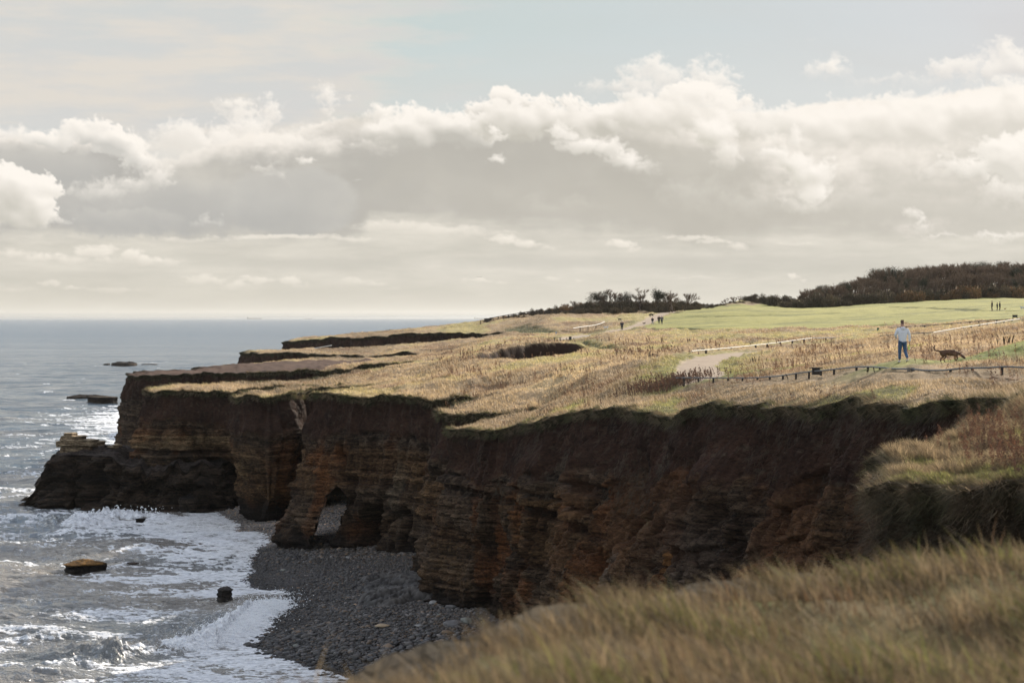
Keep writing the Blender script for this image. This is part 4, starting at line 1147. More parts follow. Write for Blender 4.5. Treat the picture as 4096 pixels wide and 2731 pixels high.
    z = np.where(sd > -2, np.minimum(z, .22 - (sd + 2) * .05), z) + .03
    z = np.where((sd > -8) & (sd < 2), z * .5 + .05, z)
    # foam has body
    z = z + foam * smst(260, 130, D) * (.05 + .08 * np.abs(n3))
    keepv = (sd < 3.0) | (D > 700)
    me = grid_mesh('sea', np.stack([X, Y, z], -1).reshape(-1, 3), *X.shape, keep=keepv[:-1, :-1] & keepv[1:, 1:], flip=True)
    me.polygons.foreach_set('use_smooth', np.ones(len(me.polygons), bool))
    murk = np.clip(.10 + fb2(X * .03, Y * .05, 3, .6, 158) * .7 + smst(120, 30, off + (Y - 120) * .6) * .75, 0, 1) * smst(900, 250, D)
    at = np.stack([foam, murk, smst(60, 2500, D)], -1)
    color_attr(me, 'water', at.reshape(-1, 3))
    mt = bpy.data.materials.new('sea_water'); mt.use_nodes = True; mt.node_tree.nodes.clear()
    t = NT(mt.node_tree)
    geo = t.node('ShaderNodeNewGeometry'); P = E(t, geo.outputs['Position']); px, py, pz = t.sep(P)
    a = t.node('ShaderNodeAttribute'); a.attribute_name = 'water'
    fr, mk, far = t.sep(E(t, a.outputs['Color']))
    fine = t.noise(t.xyz(px, py * 1.5, pz), 2.2, 6.0, 0.7, 0.6)
    vor = t.voro(t.xyz(px + fine * .6, py * 1.4 + fine * .6, 0.0), 1.7, 'DISTANCE_TO_EDGE')
    vor2 = t.voro(t.xyz(px * .45 + fine * .9, py * .8 + fine * .9, 1.0), 1.0, 'DISTANCE_TO_EDGE')
    brk = (fine - .5) * 3.0 + (0.14 - vor) * 1.6 + (.22 - vor2) * 1.6
    f = t.ss(0.36, 0.76, fr * .92 + brk * .42) * t.ss(0.02, .15, fr)
    b = t.node('ShaderNodeBsdfPrincipled')
    wc = t.mix(mk, (0.075, 0.115, 0.145), (0.215, 0.192, 0.162))
    t.put(b.inputs['Base Color'], t.mix(f, wc, t.mix(t.ss(.3, .7, fine), (.50, .51, .53), (.97, .97, .97))))
    t.put(b.inputs['Roughness'], t.lin(0, 1, f, .10, .75) + far * .16)
    b.inputs['IOR'].default_value = 1.33
    # ripples, stretched along the crests
    h1_ = t.noise(t.xyz(px * .9 + py * .35, py * 1.5 - px * .4, 0.0), 1.3, 7.0, 0.62, 0.5)
    h2_ = t.noise(t.xyz(px * .25 + py * .08, py * .45 - px * .1, 3.0), .55, 8.0, 0.66, 0.4)
    h3_ = t.noise(t.xyz(px * .06, py * .10, 9.0), .5, 8.0, 0.70, 0.4)
    h4_ = t.noise(t.xyz(px * .010, py * .022, 5.0), .5, 6.0, 0.6, 0.4)
    bn = t.node('ShaderNodeBump'); bn.inputs['Strength'].default_value = 1.0; bn.inputs['Distance'].default_value = .30
    t.put(bn.inputs['Height'], h1_ * .40 + h2_ * 1.7 + h3_ * 12.0 + h4_ * 60.0 + f * .12)
    t.l.new(bn.outputs[0], b.inputs['Normal'])
    o = t.node('ShaderNodeOutputMaterial'); t.l.new(b.outputs[0], o.inputs[0])
    me.materials.append(mt)
    new_obj('sea', me, None, kind='structure')
    # spray thrown up where the wave breaks
    rs = np.random.RandomState(9)
    n = 5000
    seg = smooth_line(BREAK, 8); i = (len(seg) * (.42 + .58 * rs.rand(n) ** .8)).astype(int).clip(0, len(seg) - 2)
    h = rs.rand(n) ** 1.8 * (1.0 + .5 * np.sin(i * .9)) * 1.15
    cl_ = .5 + fb2(i * .035, h * 1.5, 3, .6, 171); h = h * np.clip(cl_ + .3, .2, 1.4); x = seg[i, 0] + rs.randn(n) * .9 + h * .25; y = seg[i, 1] + rs.randn(n) * 1.3
    z = .15 + h * .9 + .25 * rs.rand(n)
    sz = (.012 + .026 * rs.rand(n) ** 2) * (1.3 - .55 * np.clip(h, 0, 1.5))
    n2_ = 150; seg2 = smooth_line(BREAK2, 8); j = (len(seg2) * (.2 + .7 * rs.rand(n2_))).astype(int)
    x = np.concatenate([x, seg2[j, 0] + rs.randn(n2_) * .5]); y = np.concatenate([y, seg2[j, 1] + rs.randn(n2_) * .6]); z = np.concatenate([z, .4 + rs.rand(n2_) ** 2 * .9]); sz = np.concatenate([sz, .03 + .10 * rs.rand(n2_) ** 2])
    me = scatter_stones('spray', x, y, z, sz, 1.0, np.full((len(x), 3), .85, np.float32), 6, sub=1)
    new_obj('spray', me, mat_attr('foam_spray', .8, 4.0, .05, 0, 4.0, .2), label='white spray thrown up by the wave breaking on the shingle', category='spray', kind='stuff')
    me = None

def build_far():
    # hills of the far coast
    us = np.linspace(-500, 1500, 500); rs = np.random.RandomState(2)
    h = np.interp(us, [-500, 0, 120, 300, 520, 700, 1500], [2.0, 1.4, .9, 1.3, 2.6, 2.9, 3]) + fb2(us * .012, us * 0, 4, .5, 161) * .6
    rows = []
    for dd, k in ((29000, 0.0), (30500, .7), (33000, 1.0), (42000, .8)):
        rows.append(np.stack([(us - 512) / F * dd, np.full_like(us, dd), CAMZ * 0 + k * (h + .55) * dd / F + 0 * us], -1))
    co = np.stack(rows).reshape(-1, 3)
    me = grid_mesh('hills', co, 4, len(us), flip=True)
    color_attr(me, 'tint', np.tile(np.array((.26, .27, .26)), (len(co), 1)))
    new_obj('hills', me, mat_attr('far_hills', .9, .002, .3, 0), kind='structure')

def build_sea_rocks():
    # the low shelf at the foot of the headland
    out = [XY(50, 211.5), XY(62, 209.5), XY(80, 209.5), XY(105, 207.5), XY(150, 206), XY(200, 205), XY(230, 208), XY(215, 216), XY(160, 219), XY(110, 221), XY(70, 219), XY(46, 216)]
    me, loc = rock_block('rock_shelf', out, 5.55, -.6, 2.9, .10, .13, 201, (.085, .065, .055), .85, lay=.40, lump=2.8, tint=((.020, .014, .011), (.120, .080, .052)))
    co = np.empty(len(me.vertices) * 3, np.float32); me.vertices.foreach_get('co', co); co = co.reshape(-1, 3)
    uu = 512 + F * (co[:, 0] + loc[0]) / 211.0; co[:, 2] = co[:, 2] * (1 - .58 * smst(58, 24, uu) - .13 * smst(118, 128, uu) + .20 * fb2(uu * .05, co[:, 1] * .2, 3, .6, 205) * (smst(62, 40, uu) + smst(125, 150, uu)))
    me.vertices.foreach_set('co', co.ravel()); me.update()
    o = new_obj('rock_shelf', me, CLIFF_M, kind='structure'); o.location = loc
    # stack of loose slabs left on the shelf
    r = bpy.data.objects.new('rock_stack', None); COL.objects.link(r); r.location = (*XY(84, 212.5), 5.6)
    r['label'] = 'tan stack of thin broken rock slabs on the low shelf at the headland foot'; r['category'] = 'rock'
    sp = [(78, 212.5, 20, 1.5, 0, .75), (80, 212.5, 17, 1.35, .72, .55), (76, 212.7, 13, 1.2, 1.25, .40), (70, 212.7, 6, .8, 1.6, .35), (96, 213, 9, 1.3, .70, .35), (62, 212.5, 5, 1.0, .55, .55), (112, 212, 4.5, .9, 0, .55), (117, 212, 2.0, .5, .1, .7)]
    for i, (u, d, hw, dep, z0, th) in enumerate(sp):
        w = hw * d / F; x, y = XY(u, d); q = []
        for k in range(9):
            a = 2 * np.pi * k / 9; rr = 1 + .14 * math.sin(k * 2.3 + i * 1.7)
            q.append((x + math.copysign(abs(math.cos(a)) ** .7, math.cos(a)) * w * rr, y + math.copysign(abs(math.sin(a)) ** .7, math.sin(a)) * dep * rr))
        me, loc = rock_block('slab', q, 5.72 + z0 + th, 5.66 + z0, .05, .07, .12, 230 + i * 13, (.62, .47, .30), .08, tint=((.22, .15, .09), (.70, .52, .32)))
        s = new_obj('slab', me, CLIFF_M, r); s.location = (loc[0] - r.location.x, loc[1] - r.location.y, loc[2] - r.location.z)
    # rocks standing in the water
    def sea_rock(label, pts, zt, flare, salt, cap=(.05, .035, .025), tn=.12, tint=None, zb=-.4):
        me, loc = rock_block('sea_rock', pts, zt, zb, flare, .08, .10, salt, cap, tn, tint=tint)
        o = new_obj('sea_rock', me, CLIFF_M, label=label, category='rock'); o.location = loc
        return o
    def oval(u, v, w, dep, z=0.0, n=9, salt=0):
        d = F * (CAMZ - z) / (v - HOR); x, y = XY(u, d); hw = w * d / F / 2
        return [(x + math.cos(2 * np.pi * k / n) * hw * (1 + .22 * math.sin(k * 2.1 + salt)), y + math.sin(2 * np.pi * k / n) * dep * (1 + .22 * math.cos(k * 1.7 + salt))) for k in range(n)]
    sea_rock('flat weed topped rock slab standing in the brown surf', oval(84, 567, 38, 1.9, 0.2, 10, 1), .58, .06, 301, (.21, .105, .022), .22, ((.02, .016, .014), (.13, .105, .08)))
    sea_rock('low dark ledge awash just right of the weed topped slab', oval(132, 565, 12, .5, 0, 8, 2), .22, .1, 311, (.06, .04, .03), .05)
    sea_rock('rounded pitted grey boulder in the white foam near the shingle', oval(226, 602, 15, .75, 0, 9, 3), .95, .15, 321, (.12, .10, .085), .25, ((.05, .042, .036), (.17, .145, .12)))
    sea_rock('long dark ragged reef farthest out at sea', oval(125, 365, 25, 6, 0, 11, 4), .9, .6, 331, (.045, .035, .03), .8)
    sea_rock('thin dark reef sliver left of the farthest reef', oval(107, 364.5, 5, 3, 0, 8, 5), .5, .3, 341, (.04, .03, .025), .2)
    sea_rock('thin reef sliver trailing right of the farthest reef', oval(150, 364.5, 14, 3, 0, 8, 6), .35, .3, 343, (.04, .03, .025), .2)
    sea_rock('flat topped dark block in the sea off the headland', oval(102, 402, 27, 2.4, 0, 8, 7), 1.35, .1, 351, (.16, .12, .08), .15)
    sea_rock('low broken dark reef behind the flat topped block', oval(88, 397, 34, 4, 0, 11, 8), .3, .3, 361, (.06, .045, .035), .5)
    sea_rock('dark boulder at the water line under the rock shelf', oval(56, 506, 30, 1.6, 0, 9, 9), 1.9, .5, 371, (.03, .024, .02), .4)
    sea_rock('round black boulder where the shingle cove meets the surf', oval(188, 513, 13, 1.1, 0, 9, 10), 1.6, .3, 381, (.025, .02, .018), .5)
    sea_rock('small black rock awash in the cove foam', oval(141, 521, 10, .6, 0, 8, 11), .3, .1, 391, (.02, .017, .015), .05)
    # ledge of worn grey rock and loose boulders on the shingle
    rs = np.random.RandomState(14)
    def boulder(name, u, v, w, fl, z0, col, label, salt):
        d = F * (CAMZ - z0) / (v - HOR); x, y = XY(u, d); r_ = w * d / F / 2
        vv, ff = ico(3)
        q = vv.copy(); nrm = fb3(q[:, 0] * 1.1 + salt, q[:, 1] * 1.1, q[:, 2] * 1.1, 3, .5, salt) * .55 + fb3(q[:, 0] * 3 + salt, q[:, 1] * 3, q[:, 2] * 3, 3, .6, salt + 4) * .14
        q = q * (1 + nrm[:, None]); q[:, 0] *= r_; q[:, 1] *= r_ * rs.uniform(.7, 1.0); q[:, 2] *= r_ * fl
        q[:, 2] = np.maximum(q[:, 2], -r_ * .3)
        me = raw_mesh(name, q, ff, smooth=True)
        color_attr(me, 'tint', np.array(col) * 1.25 * (1 + .25 * nrm[:, None] * 2))
        o = new_obj(name, me, BOULDER_M, label=label, category='boulder', group='boulders lying on the shingle below the cliff')
        o.location = (x, y, float(beach_Z(np.array([x]), np.array([y]))[0]) + r_ * fl * .45)
    global BOULDER_M
    BOULDER_M = mat_attr('worn_boulder', .7, 5.0, .3, .6, 8.0, .3)
    G = (.115, .108, .105); Wm = (.20, .135, .080); Bn = (.15, .15, .13); Pl = (.22, .21, .20)
    Bs = [(446, 572, 9, .55, 1.3, Pl, 'pale boulder by the cliff foot'), (432, 576, 8, .5, 1.3, Bn, 'grey brown boulder between the pale one and the ledge'), (401, 593, 17, .42, 1.2, Bn, 'long tan grey boulder at the ledge front edge'), (418, 594, 11, .55, 1.2, Bn, 'rounded boulder next to the long tan grey one'),
          (433, 594, 9, .8, 1.2, G, 'upright grey boulder beside the orange brown block'), (441, 593, 11, .75, 1.2, Wm, 'orange brown blocky boulder'), (448, 598, 9, .6, 1.2, G, 'grey boulder right of the orange brown block'), (455, 590, 14, .35, 1.2, G, 'flat dark boulder against the cliff foot'), (470, 587, 12, .6, 1.4, Pl, 'pale grey boulder tucked under the cliff corner'), (463, 592, 9, .6, 1.3, Wm, 'small brown boulder under the cliff corner'),
          (382, 627, 14, .25, .8, (.26, .19, .12), 'flat tan driftwood coloured slab on open shingle'), (419, 629, 9, .25, .8, Pl, 'small flat pale stone right of the tan slab'), (434, 605, 10, .45, 1.0, Pl, 'pale boulder low on the dark ledge'), (451, 612, 12, .3, .9, G, 'flat grey boulder in the wet gully'), (440, 619, 8, .3, .9, Bn, 'small brown boulder in the wet gully'),
          (452, 634, 16, .6, .7, G, 'dark jagged boulder nearest the grassy bluff'), (467, 632, 12, .7, .7, Bn, 'brown jagged boulder next to the dark one'), (248, 641, 9, .8, .3, (.07, .065, .06), 'dark rounded boulder standing alone in the wash'), (348, 556, 5, .5, 1.0, Pl, 'small pale stone on open shingle below the arch'), (283, 565, 6, .4, .8, Bn, 'tan stone left of the pillar foot'),
          (270, 649, 10, .5, .3, (.06, .055, .05), 'low dark boulder in the wash'), (281, 651, 7, .7, .3, (.05, .045, .045), 'black pointed boulder in the wash'), (302, 646, 7, .6, .5, G, 'grey boulder at the wash edge'), (322, 654, 7, .5, .4, G, 'rounded grey boulder among the wet stones'), (296, 640, 6, .6, .6, Bn, 'brown boulder at the wash edge')]
    for i, (u, v, w, fl, z0, col, lab) in enumerate(Bs): boulder('boulder', u, v, w, fl, z0, col, lab, 400 + i * 5)
    # the worn ledge: one sheet of humped rock
    a, b = XY(372, 140); xs = np.arange(-11.5, -2.0, .10); ys = np.arange(128, 150, .14); X, Y = np.meshgrid(xs, ys)
    zb = beach_Z(X, Y)
    n0 = fb2(X * .18, Y * .12, 3, .5, 181)
    f1, f2, cid = voro2(X * .55 + fb2(X * .7, Y * .7, 3, .6, 182) * .7, Y * .62 + fb2(X * .7 + 7, Y * .7, 3, .6, 183) * .6, 33)
    g1, g2, c2 = voro2(X * 1.5 + n0, Y * 1.7 + fb2(X, Y, 3, .6, 184) * .4, 35)
    hump = smst(0, .30, f2 - f1) * .30 + smst(0, .28, g2 - g1) * .16 + cid * .34 + c2 * .12 + fb2(X * 1.3, Y * 1.3, 4, .65, 186) * .16
    msk = smst(1.15, .65, np.hypot((X + 6.7) / 4.3, (Y - 139.5) / 8.5) + n0 * .5)
    z = zb - .35 + msk * (.34 + hump * .75)
    c = mixc(np.array((.012, .010, .009)) + 0 * X[..., None], np.array((.105, .094, .084)), hump * 1.3 - .35 + fb2(X * 2, Y * 2, 3, .6, 185) * .3)
    kv = msk > .02
    me = grid_mesh('rock_ledge', np.stack([X, Y, z], -1).reshape(-1, 3), *X.shape, keep=kv[:-1, :-1] & kv[1:, 1:], flip=True)
    color_attr(me, 'tint', c.reshape(-1, 3))
    me.polygons.foreach_set('use_smooth', np.ones(len(me.polygons), bool))
    new_obj('rock_ledge', me, BOULDER_M, kind='structure')
# ------------------------------------------------------------------ grass
def mat_blade(name, trans=.45, rough=.6):
    mt = bpy.data.materials.new(name); mt.use_nodes = True; mt.node_tree.nodes.clear()
    t = NT(mt.node_tree)
    at = t.node('ShaderNodeAttribute'); at.attribute_name = 'tint'
    d = t.node('ShaderNodeBsdfDiffuse'); t.l.new(at.outputs['Color'], d.inputs[0])
    tr = t.node('ShaderNodeBsdfTranslucent'); t.l.new(at.outputs['Color'], tr.inputs[0])
    mx = t.node('ShaderNodeMixShader'); mx.inputs[0].default_value = trans
    t.l.new(d.outputs[0], mx.inputs[1]); t.l.new(tr.outputs[0], mx.inputs[2])
    g = t.node('ShaderNodeBsdfGlossy'); g.inputs['Roughness'].default_value = rough; g.inputs[0].default_value = (.9, .85, .75, 1)
    m2 = t.node('ShaderNodeMixShader'); m2.inputs[0].default_value = .045
    t.l.new(mx.outputs[0], m2.inputs[1]); t.l.new(g.outputs[0], m2.inputs[2])
    o = t.node('ShaderNodeOutputMaterial'); t.l.new(m2.outputs[0], o.inputs[0])
    return mt
def blades(name, x, y, z, h, w, col, lean=.35, seed=1, bend=False, dirx=-1.0, diry=-.2, dirn=None):
    """one thin tapering blade per point"""
    rs = np.random.RandomState(seed); n = len(x)
    a = rs.rand(n) * np.pi * 2
    if dirn is None:
        lx = dirx * lean * (.4 + rs.rand(n)) + .28 * rs.randn(n); ly = diry * lean + .28 * rs.randn(n); lz = np.ones(n)
    else:
        lx, ly, lz = dirn
    nn = np.sqrt(lx * lx + ly * ly + lz * lz); lx = lx / nn; ly = ly / nn; lz = lz / nn
    # width direction: mostly across the view so that thin blades do not vanish edge-on, some turned
    wx = np.cos((rs.rand(n) - .5) * 2.2); wy = np.sin((rs.rand(n) - .5) * 2.2)
    b0 = np.stack([x - wx * w / 2, y - wy * w / 2, z], -1); b1 = np.stack([x + wx * w / 2, y + wy * w / 2, z], -1)
    if not bend:
        tp = np.stack([x + lx * h, y + ly * h, z + lz * h], -1)
        co = np.stack([b0, b1, tp], 1).reshape(-1, 3)
        fc = np.arange(n * 3).reshape(-1, 3); k = 3
    else:
        hm = h * .55
        m0 = np.stack([x + lx * hm * .7 - wx * w * .38, y + ly * hm * .7 - wy * w * .38, z + hm * (.15 + .85 * lz)], -1)
        m1 = np.stack([x + lx * hm * .7 + wx * w * .38, y + ly * hm * .7 + wy * w * .38, z + hm * (.15 + .85 * lz)], -1)
        tp = np.stack([x + lx * h * 1.25, y + ly * h * 1.25, z + h * lz * .95], -1)
        co = np.stack([b0, b1, m0, m1, tp], 1).reshape(-1, 3)
        i = np.arange(n)[:, None] * 5
        fc = np.concatenate([i + [[0, 1, 3]], i + [[0, 3, 2]], i + [[2, 3, 4]]], 0); k = 5
    me = raw_mesh(name, co, fc)
    color_attr(me, 'tint', np.repeat(col, k, axis=0))
    return me
def build_grass():
    rs = np.random.RandomState(21)
    bm_ = mat_blade('grass_blade', .5)
    # ---- plateau
    n = 1850000
    u = rs.rand(n) * 1400 - 40
    ld = rs.rand(n); d = np.exp(math.log(50) + (math.log(470) - math.log(50)) * ld ** .9)
    x = (u - 512) / F * d; y = d
    ok = inpoly(x, y, LANDF); x = x[ok]; y = y[ok]
    info = ground_info(x, y); green, gf, path, shelf, z, n1, n2 = info
    keep = (path < .3 + .3 * rs.rand(len(x))) & (shelf < .4) & (rs.rand(len(x)) > gf * .55) & (pit_depth(x, y) < .3)
    x, y, green, gf, z, n1, n2 = [q[keep] for q in (x, y, green, gf, z, n1, n2)]
    n = len(x); r = rs.rand(n)
    tuss = fb2(x * .9, y * .9, 3, .6, 221)
    h = (.13 + .20 * r + .17 * np.clip(tuss, -.5, 1)) * (1 - .40 * smst(140, 118, y) * smst(60, 72, y) * smst(5, 11, x)) * (1 - .55 * smst(1.3, .6, np.hypot((x - 17.6) / 4.0, (y - 87.) / 4.5))) * (1 - .62 * green) * (1 - .60 * gf)
    h *= .75 + .5 * smst(-.2, .4, n2)
    h *= smst(420, 150, y) * .5 + .5
    for ln in ([XY(1075, 70.5), XY(1024, 73.5), XY(950, 77.5), XY(902, 81), XY(840, 90.5), XY(760, 102), XY(700, 111.5)], [XY(690, 159), XY(812, 214)], [XY(930, 194), XY(1022, 228)]):
        d_, _ = distline(x, y, ln); wd = 2.2 if ln[0][1] < 100 else 6.0
        h *= 1 - .62 * smst(wd, wd * .4, d_)
    w = np.maximum(.010, y / F * .62) * (.7 + .6 * rs.rand(n))
    c = ground_color(x, y, (green, gf, 0 * x, 0 * x, z, n1, n2))
    v = (.52 + 1.0 * rs.rand(n) ** 1.4)[:, None]
    c = c * v * 1.5
    pale = (rs.rand(n) > .80 + .15 * green)[:, None]; c = np.where(pale, mixc(c, np.array((.62, .50, .36)), np.full(n, .65)), c)
    me = blades('grass', x, y, z - .02, h, w, np.clip(c, 0, .85), .55, 31)
    new_obj('grass', me, bm_, label='long straw coloured and green grass covering the cliff top', category='grass', kind='stuff')
    # ---- sod hanging over the cliff edge
    m = (CL[:, 1] < 260) & (CL[:, 1] > 28)
    idx = np.where(m)[0]; n = 150000
    wgt = np.gradient(CS)[idx] / np.maximum(CL[idx, 1], 30); wgt /= wgt.sum()
    i = rs.choice(idx, n, p=wgt)
    o = .45 * rs.rand(n) - .25 + .08; x = CL[i, 0] + CN[i, 0] * o + .03 * rs.randn(n); y = CL[i, 1] + CN[i, 1] * o + .03 * rs.randn(n)
    z = Z(CL[i, 0], CL[i, 1]) - .02 - np.clip(o, 0, 1) * .4 - .35 * rs.rand(n) ** 2 * (o > 0)
    dn = (CN[i, 0] * (.6 + rs.rand(n) * .6) + .3 * rs.randn(n) - .3, CN[i, 1] * (.6 + rs.rand(n) * .6) + .3 * rs.randn(n), .8 - 2.0 * rs.rand(n) * (o > -.05))
    dep = y
    h = (.16 + .34 * rs.rand(n) ** 1.6) * (1 + .5 * fb2(CS[i] * .8, CS[i] * 0, 3, .6, 231)); w = np.maximum(.010, y / F * .55)
    c = mixc(GRN * .75 + 0 * x[:, None], STRAW * .85, .40 + .9 * (rs.rand(n) - .3) + fb2(CS[i] * .4, CS[i] * 0, 3, .6, 232) * 1.2) * (.22 + .85 * rs.rand(n) ** 2)[:, None]
    me = blades('grass', x, y, z, h, w, c, .3, 33, dirn=dn)
    new_obj('grass', me, bm_, label='green and brown turf hanging over the cliff edge', category='grass', kind='stuff')
    # ---- near spur
    n = 720000
    u = 820 + rs.rand(n) * 620; d = 27 + rs.rand(n) ** .85 * 22
    x = (u - 512) / F * d; y = d
    ok = inpoly(x, y, LANDF); x = x[ok]; y = y[ok]; n = len(x)
    info = ground_info(x, y); z = info[4]; n2 = info[6]
    k1 = fb2(x * .45, y * .45, 4, .6, 241)
    vx = smst(-.06, .2, k1 + smst(35.5, 31.5, y) * .35 - .12) * .85
    rs_ = rs.rand(n)
    h = (.20 + .20 * rs_ + .10 * n2) * (1 - .45 * vx); w = .007 + .009 * rs.rand(n)
    c = mixc(STRAW + 0 * x[:, None], STRAW2, rs.rand(n) * 1.2) ; c = mixc(c, mixc(GRN + 0 * x[:, None], GRN2, rs.rand(n) * .8), vx * (rs.rand(n) < .85))
    c = c * (.42 + 1.35 * rs.rand(n) ** 2)[:, None]
    me = blades('grass', x, y, z - .03, h, w, np.clip(c, 0, .8), .36, 35, bend=True)
    new_obj('grass', me, bm_, label='wind bent pale grass with green patches on the near spur', category='grass', kind='stuff')
    # ---- rough growth on the steep faces nearby
    m = (CL[:, 1] < 56) & (CL[:, 1] > 28); idx = np.where(m)[0]
    n = 60000; i = rs.choice(idx, n)
    dep = rs.rand(n) ** 2.0 * 4.2; out = .15 + dep * .10 + .55 * fb2(CS[i] * .6, dep * .6, 3, .6, 245) + .12 * rs.rand(n)
    x = CL[i, 0] + CN[i, 0] * out; y = CL[i, 1] + CN[i, 1] * out; z = Z(CL[i, 0], CL[i, 1]) - dep
    dn = (CN[i, 0] * (.5 + .6 * rs.rand(n)) + .45 * rs.randn(n) - .2, CN[i, 1] * (.5 + .6 * rs.rand(n)) + .45 * rs.randn(n), .55 - 1.5 * rs.rand(n))
    kk = fb2(CS[i] * .5, dep * .7, 4, .6, 246)
    c = mixc(np.array((.085, .050, .030)) + 0 * x[:, None], np.array((.042, .042, .020)), smst(-.1, .3, kk)); c = mixc(c, STRAW * .55, smst(1.0, .1, dep + kk) * (rs.rand(n) < .5)) * (.5 + 1.0 * rs.rand(n))[:, None]
    me = blades('grass', x, y, z, .10 + .24 * rs.rand(n) ** 1.5, .008 + .012 * rs.rand(n), c, .3, 37, bend=True, dirn=dn)
    new_obj('grass', me, bm_, label='matted brown grass hanging down the shaded face of the near spur', category='grass', kind='stuff')
    # ---- slumped soil faces farther on carry sparse growth
    m = (CL[:, 1] < 128) & (CL[:, 1] > 55); idx = np.where(m)[0]
    n = 20000; wgt = np.gradient(CS)[idx] / CL[idx, 1]; wgt /= wgt.sum(); i = rs.choice(idx, n, p=wgt)
    dep = .3 + rs.rand(n) ** 1.2 * 4.6; out = dep * .24 + .2 + .30 * fb2(CS[i] * .5, dep * .3, 3, .6, 247) + .25 * rs.rand(n)
    k2 = fb2(CS[i] * .22, dep * .35, 4, .6, 248)
    ok = rs.rand(n) < smst(-.15, .35, k2 + smst(112, 95, CL[i, 1]) * .2)
    i = i[ok]; dep = dep[ok]; out = out[ok]; n = len(i)
    x = CL[i, 0] + CN[i, 0] * out; y = CL[i, 1] + CN[i, 1] * out; z = Z(CL[i, 0], CL[i, 1]) - dep
    dn = (CN[i, 0] * .6 + .3 * rs.randn(n), CN[i, 1] * .6 + .3 * rs.randn(n), -.3 - .9 * rs.rand(n))
    c = mixc(np.array((.070, .042, .027)) + 0 * x[:, None], np.array((.042, .034, .020)), rs.rand(n)) * (.5 + .9 * rs.rand(n))[:, None]
    me = blades('grass', x, y, z, .15 + .30 * rs.rand(n) ** 1.5, np.maximum(.012, y / F * .5), c, .3, 38, dirn=dn)
    new_obj('grass', me, bm_, label='sparse dead growth on the slumped soil under the cliff edge', category='grass', kind='stuff')
    # ---- the viewer's own bluff, out of focus
    n = 470000
    x = -4.5 + rs.rand(n) * 20.5; y = 5.0 + rs.rand(n) * 12.5
    uu = 512 + F * x / y
    ok = inpoly(x, y, FLAND) & (uu > 100) & (uu < 3200); x = x[ok]; y = y[ok]; n = len(x)
    k1 = fb2(x * .8, y * .8, 4, .6, 251); k2 = fb2(x * 1.7 + 4, y * 1.7, 3, .6, 252)
    z = fore_Z(x, y)
    h = (.10 + .16 * rs.rand(n) ** 1.3 + .16 * (rs.rand(n) > .99)) * (1 + .75 * k1 + .35 * k2); w = (.004 + .006 * rs.rand(n))
    keepc = rs.rand(n) < .45 + 1.2 * np.clip(k1 + .15, 0, 1)
    c = mixc(STRAW * .95 + 0 * x[:, None], STRAW2, rs.rand(n)); c = mixc(c, mixc(GRN + 0 * x[:, None], GRN2, rs.rand(n)), smst(.10, .45, k1 + k2 * .4) * (rs.rand(n) < .45))
    c = mixc(c, RUST, smst(.2, .5, k2) * (rs.rand(n) < .5) * .7)
    c = c * (.26 + .78 * rs.rand(n) ** 1.6)[:, None]
    x, y, z, h, w, c = x[keepc], y[keepc], z[keepc], h[keepc], w[keepc], c[keepc]
    me = blades('grass', x, y, z - .02, h, w, c, .55, 39, bend=True)
    new_obj('grass', me, bm_, label='blurred pale grass on the bluff closest to the viewer', category='grass', kind='stuff')
    # ---- dock stalks with rusty seed heads
    def docks(name, x, y, z, hh, s, col, seed, label, per=16):
        n = len(x); r2 = np.random.RandomState(seed)
        lx = -.16 + .16 * r2.randn(n); ly = .12 * r2.randn(n)
        T = [np.stack([np.stack([x - s * .25, y, z], -1), np.stack([x + s * .25, y, z], -1), np.stack([x + lx * hh, y + ly * hh, z + hh], -1)], 1)]
        C_ = [np.repeat(col * .6, 3, 0)]
        for k in range(per):
            f = .30 + .70 * r2.rand(n); rad = (.085 * hh * (1.25 - f * .8)) * (.6 + .8 * r2.rand(n)); a = r2.rand(n) * 6.283
            cx = x + lx * hh * f + np.cos(a) * rad; cy = y + ly * hh * f + np.sin(a) * rad; cz = z + hh * f + .02 * r2.randn(n)
            q = s * (.8 + .8 * r2.rand(n)); a2 = r2.rand(n) * 6.283
            p0 = np.stack([cx + np.cos(a2) * q, cy, cz + np.sin(a2) * q], -1); p1 = np.stack([cx + np.cos(a2 + 2.1) * q, cy + .5 * q, cz + np.sin(a2 + 2.1) * q], -1); p2 = np.stack([cx + np.cos(a2 + 4.2) * q, cy - .5 * q, cz + np.sin(a2 + 4.2) * q], -1)
            T.append(np.stack([p0, p1, p2], 1)); C_.append(np.repeat(col * (.7 + .7 * r2.rand(n))[:, None], 3, 0))
        co = np.concatenate(T).reshape(-1, 3)
        me = raw_mesh(name, co, np.arange(len(co)).reshape(-1, 3)); color_attr(me, 'tint', np.concatenate(C_))
        new_obj(name, me, bm_, label=label, category='weeds', kind='stuff')
    n = 9500
    u = 430 + rs.rand(n) * 620; d = np.exp(math.log(58) + (math.log(270) - math.log(58)) * rs.rand(n)); x = (u - 512) / F * d; y = d
    info = ground_info(x, y)
    k = fb2(x * .12 + 5, y * .07, 4, .6, 45) + .5 * fb2(x * .5, y * .3, 3, .6, 261)
    uu, vv = proj(x, y, info[4])
    ok = inpoly(x, y, LANDF) & (info[1] < .1) & (info[2] < .1) & (info[0] < .6) & (k > .10 + .25 * rs.rand(n)) & (pit_depth(x, y) < .2) & (vv > 341)
    x, y, z = x[ok], y[ok], info[4][ok]; n = len(x)
    cc = mixc(np.array((.135, .070, .040)) + 0 * x[:, None], np.array((.075, .042, .028)), rs.rand(n))
    docks('dock_stalks', x, y, z, .42 + .35 * rs.rand(n), np.maximum(.022, y / F * .42), cc, 41, 'rust brown dock seed stalks scattered in patches through the cliff top grass', 9)
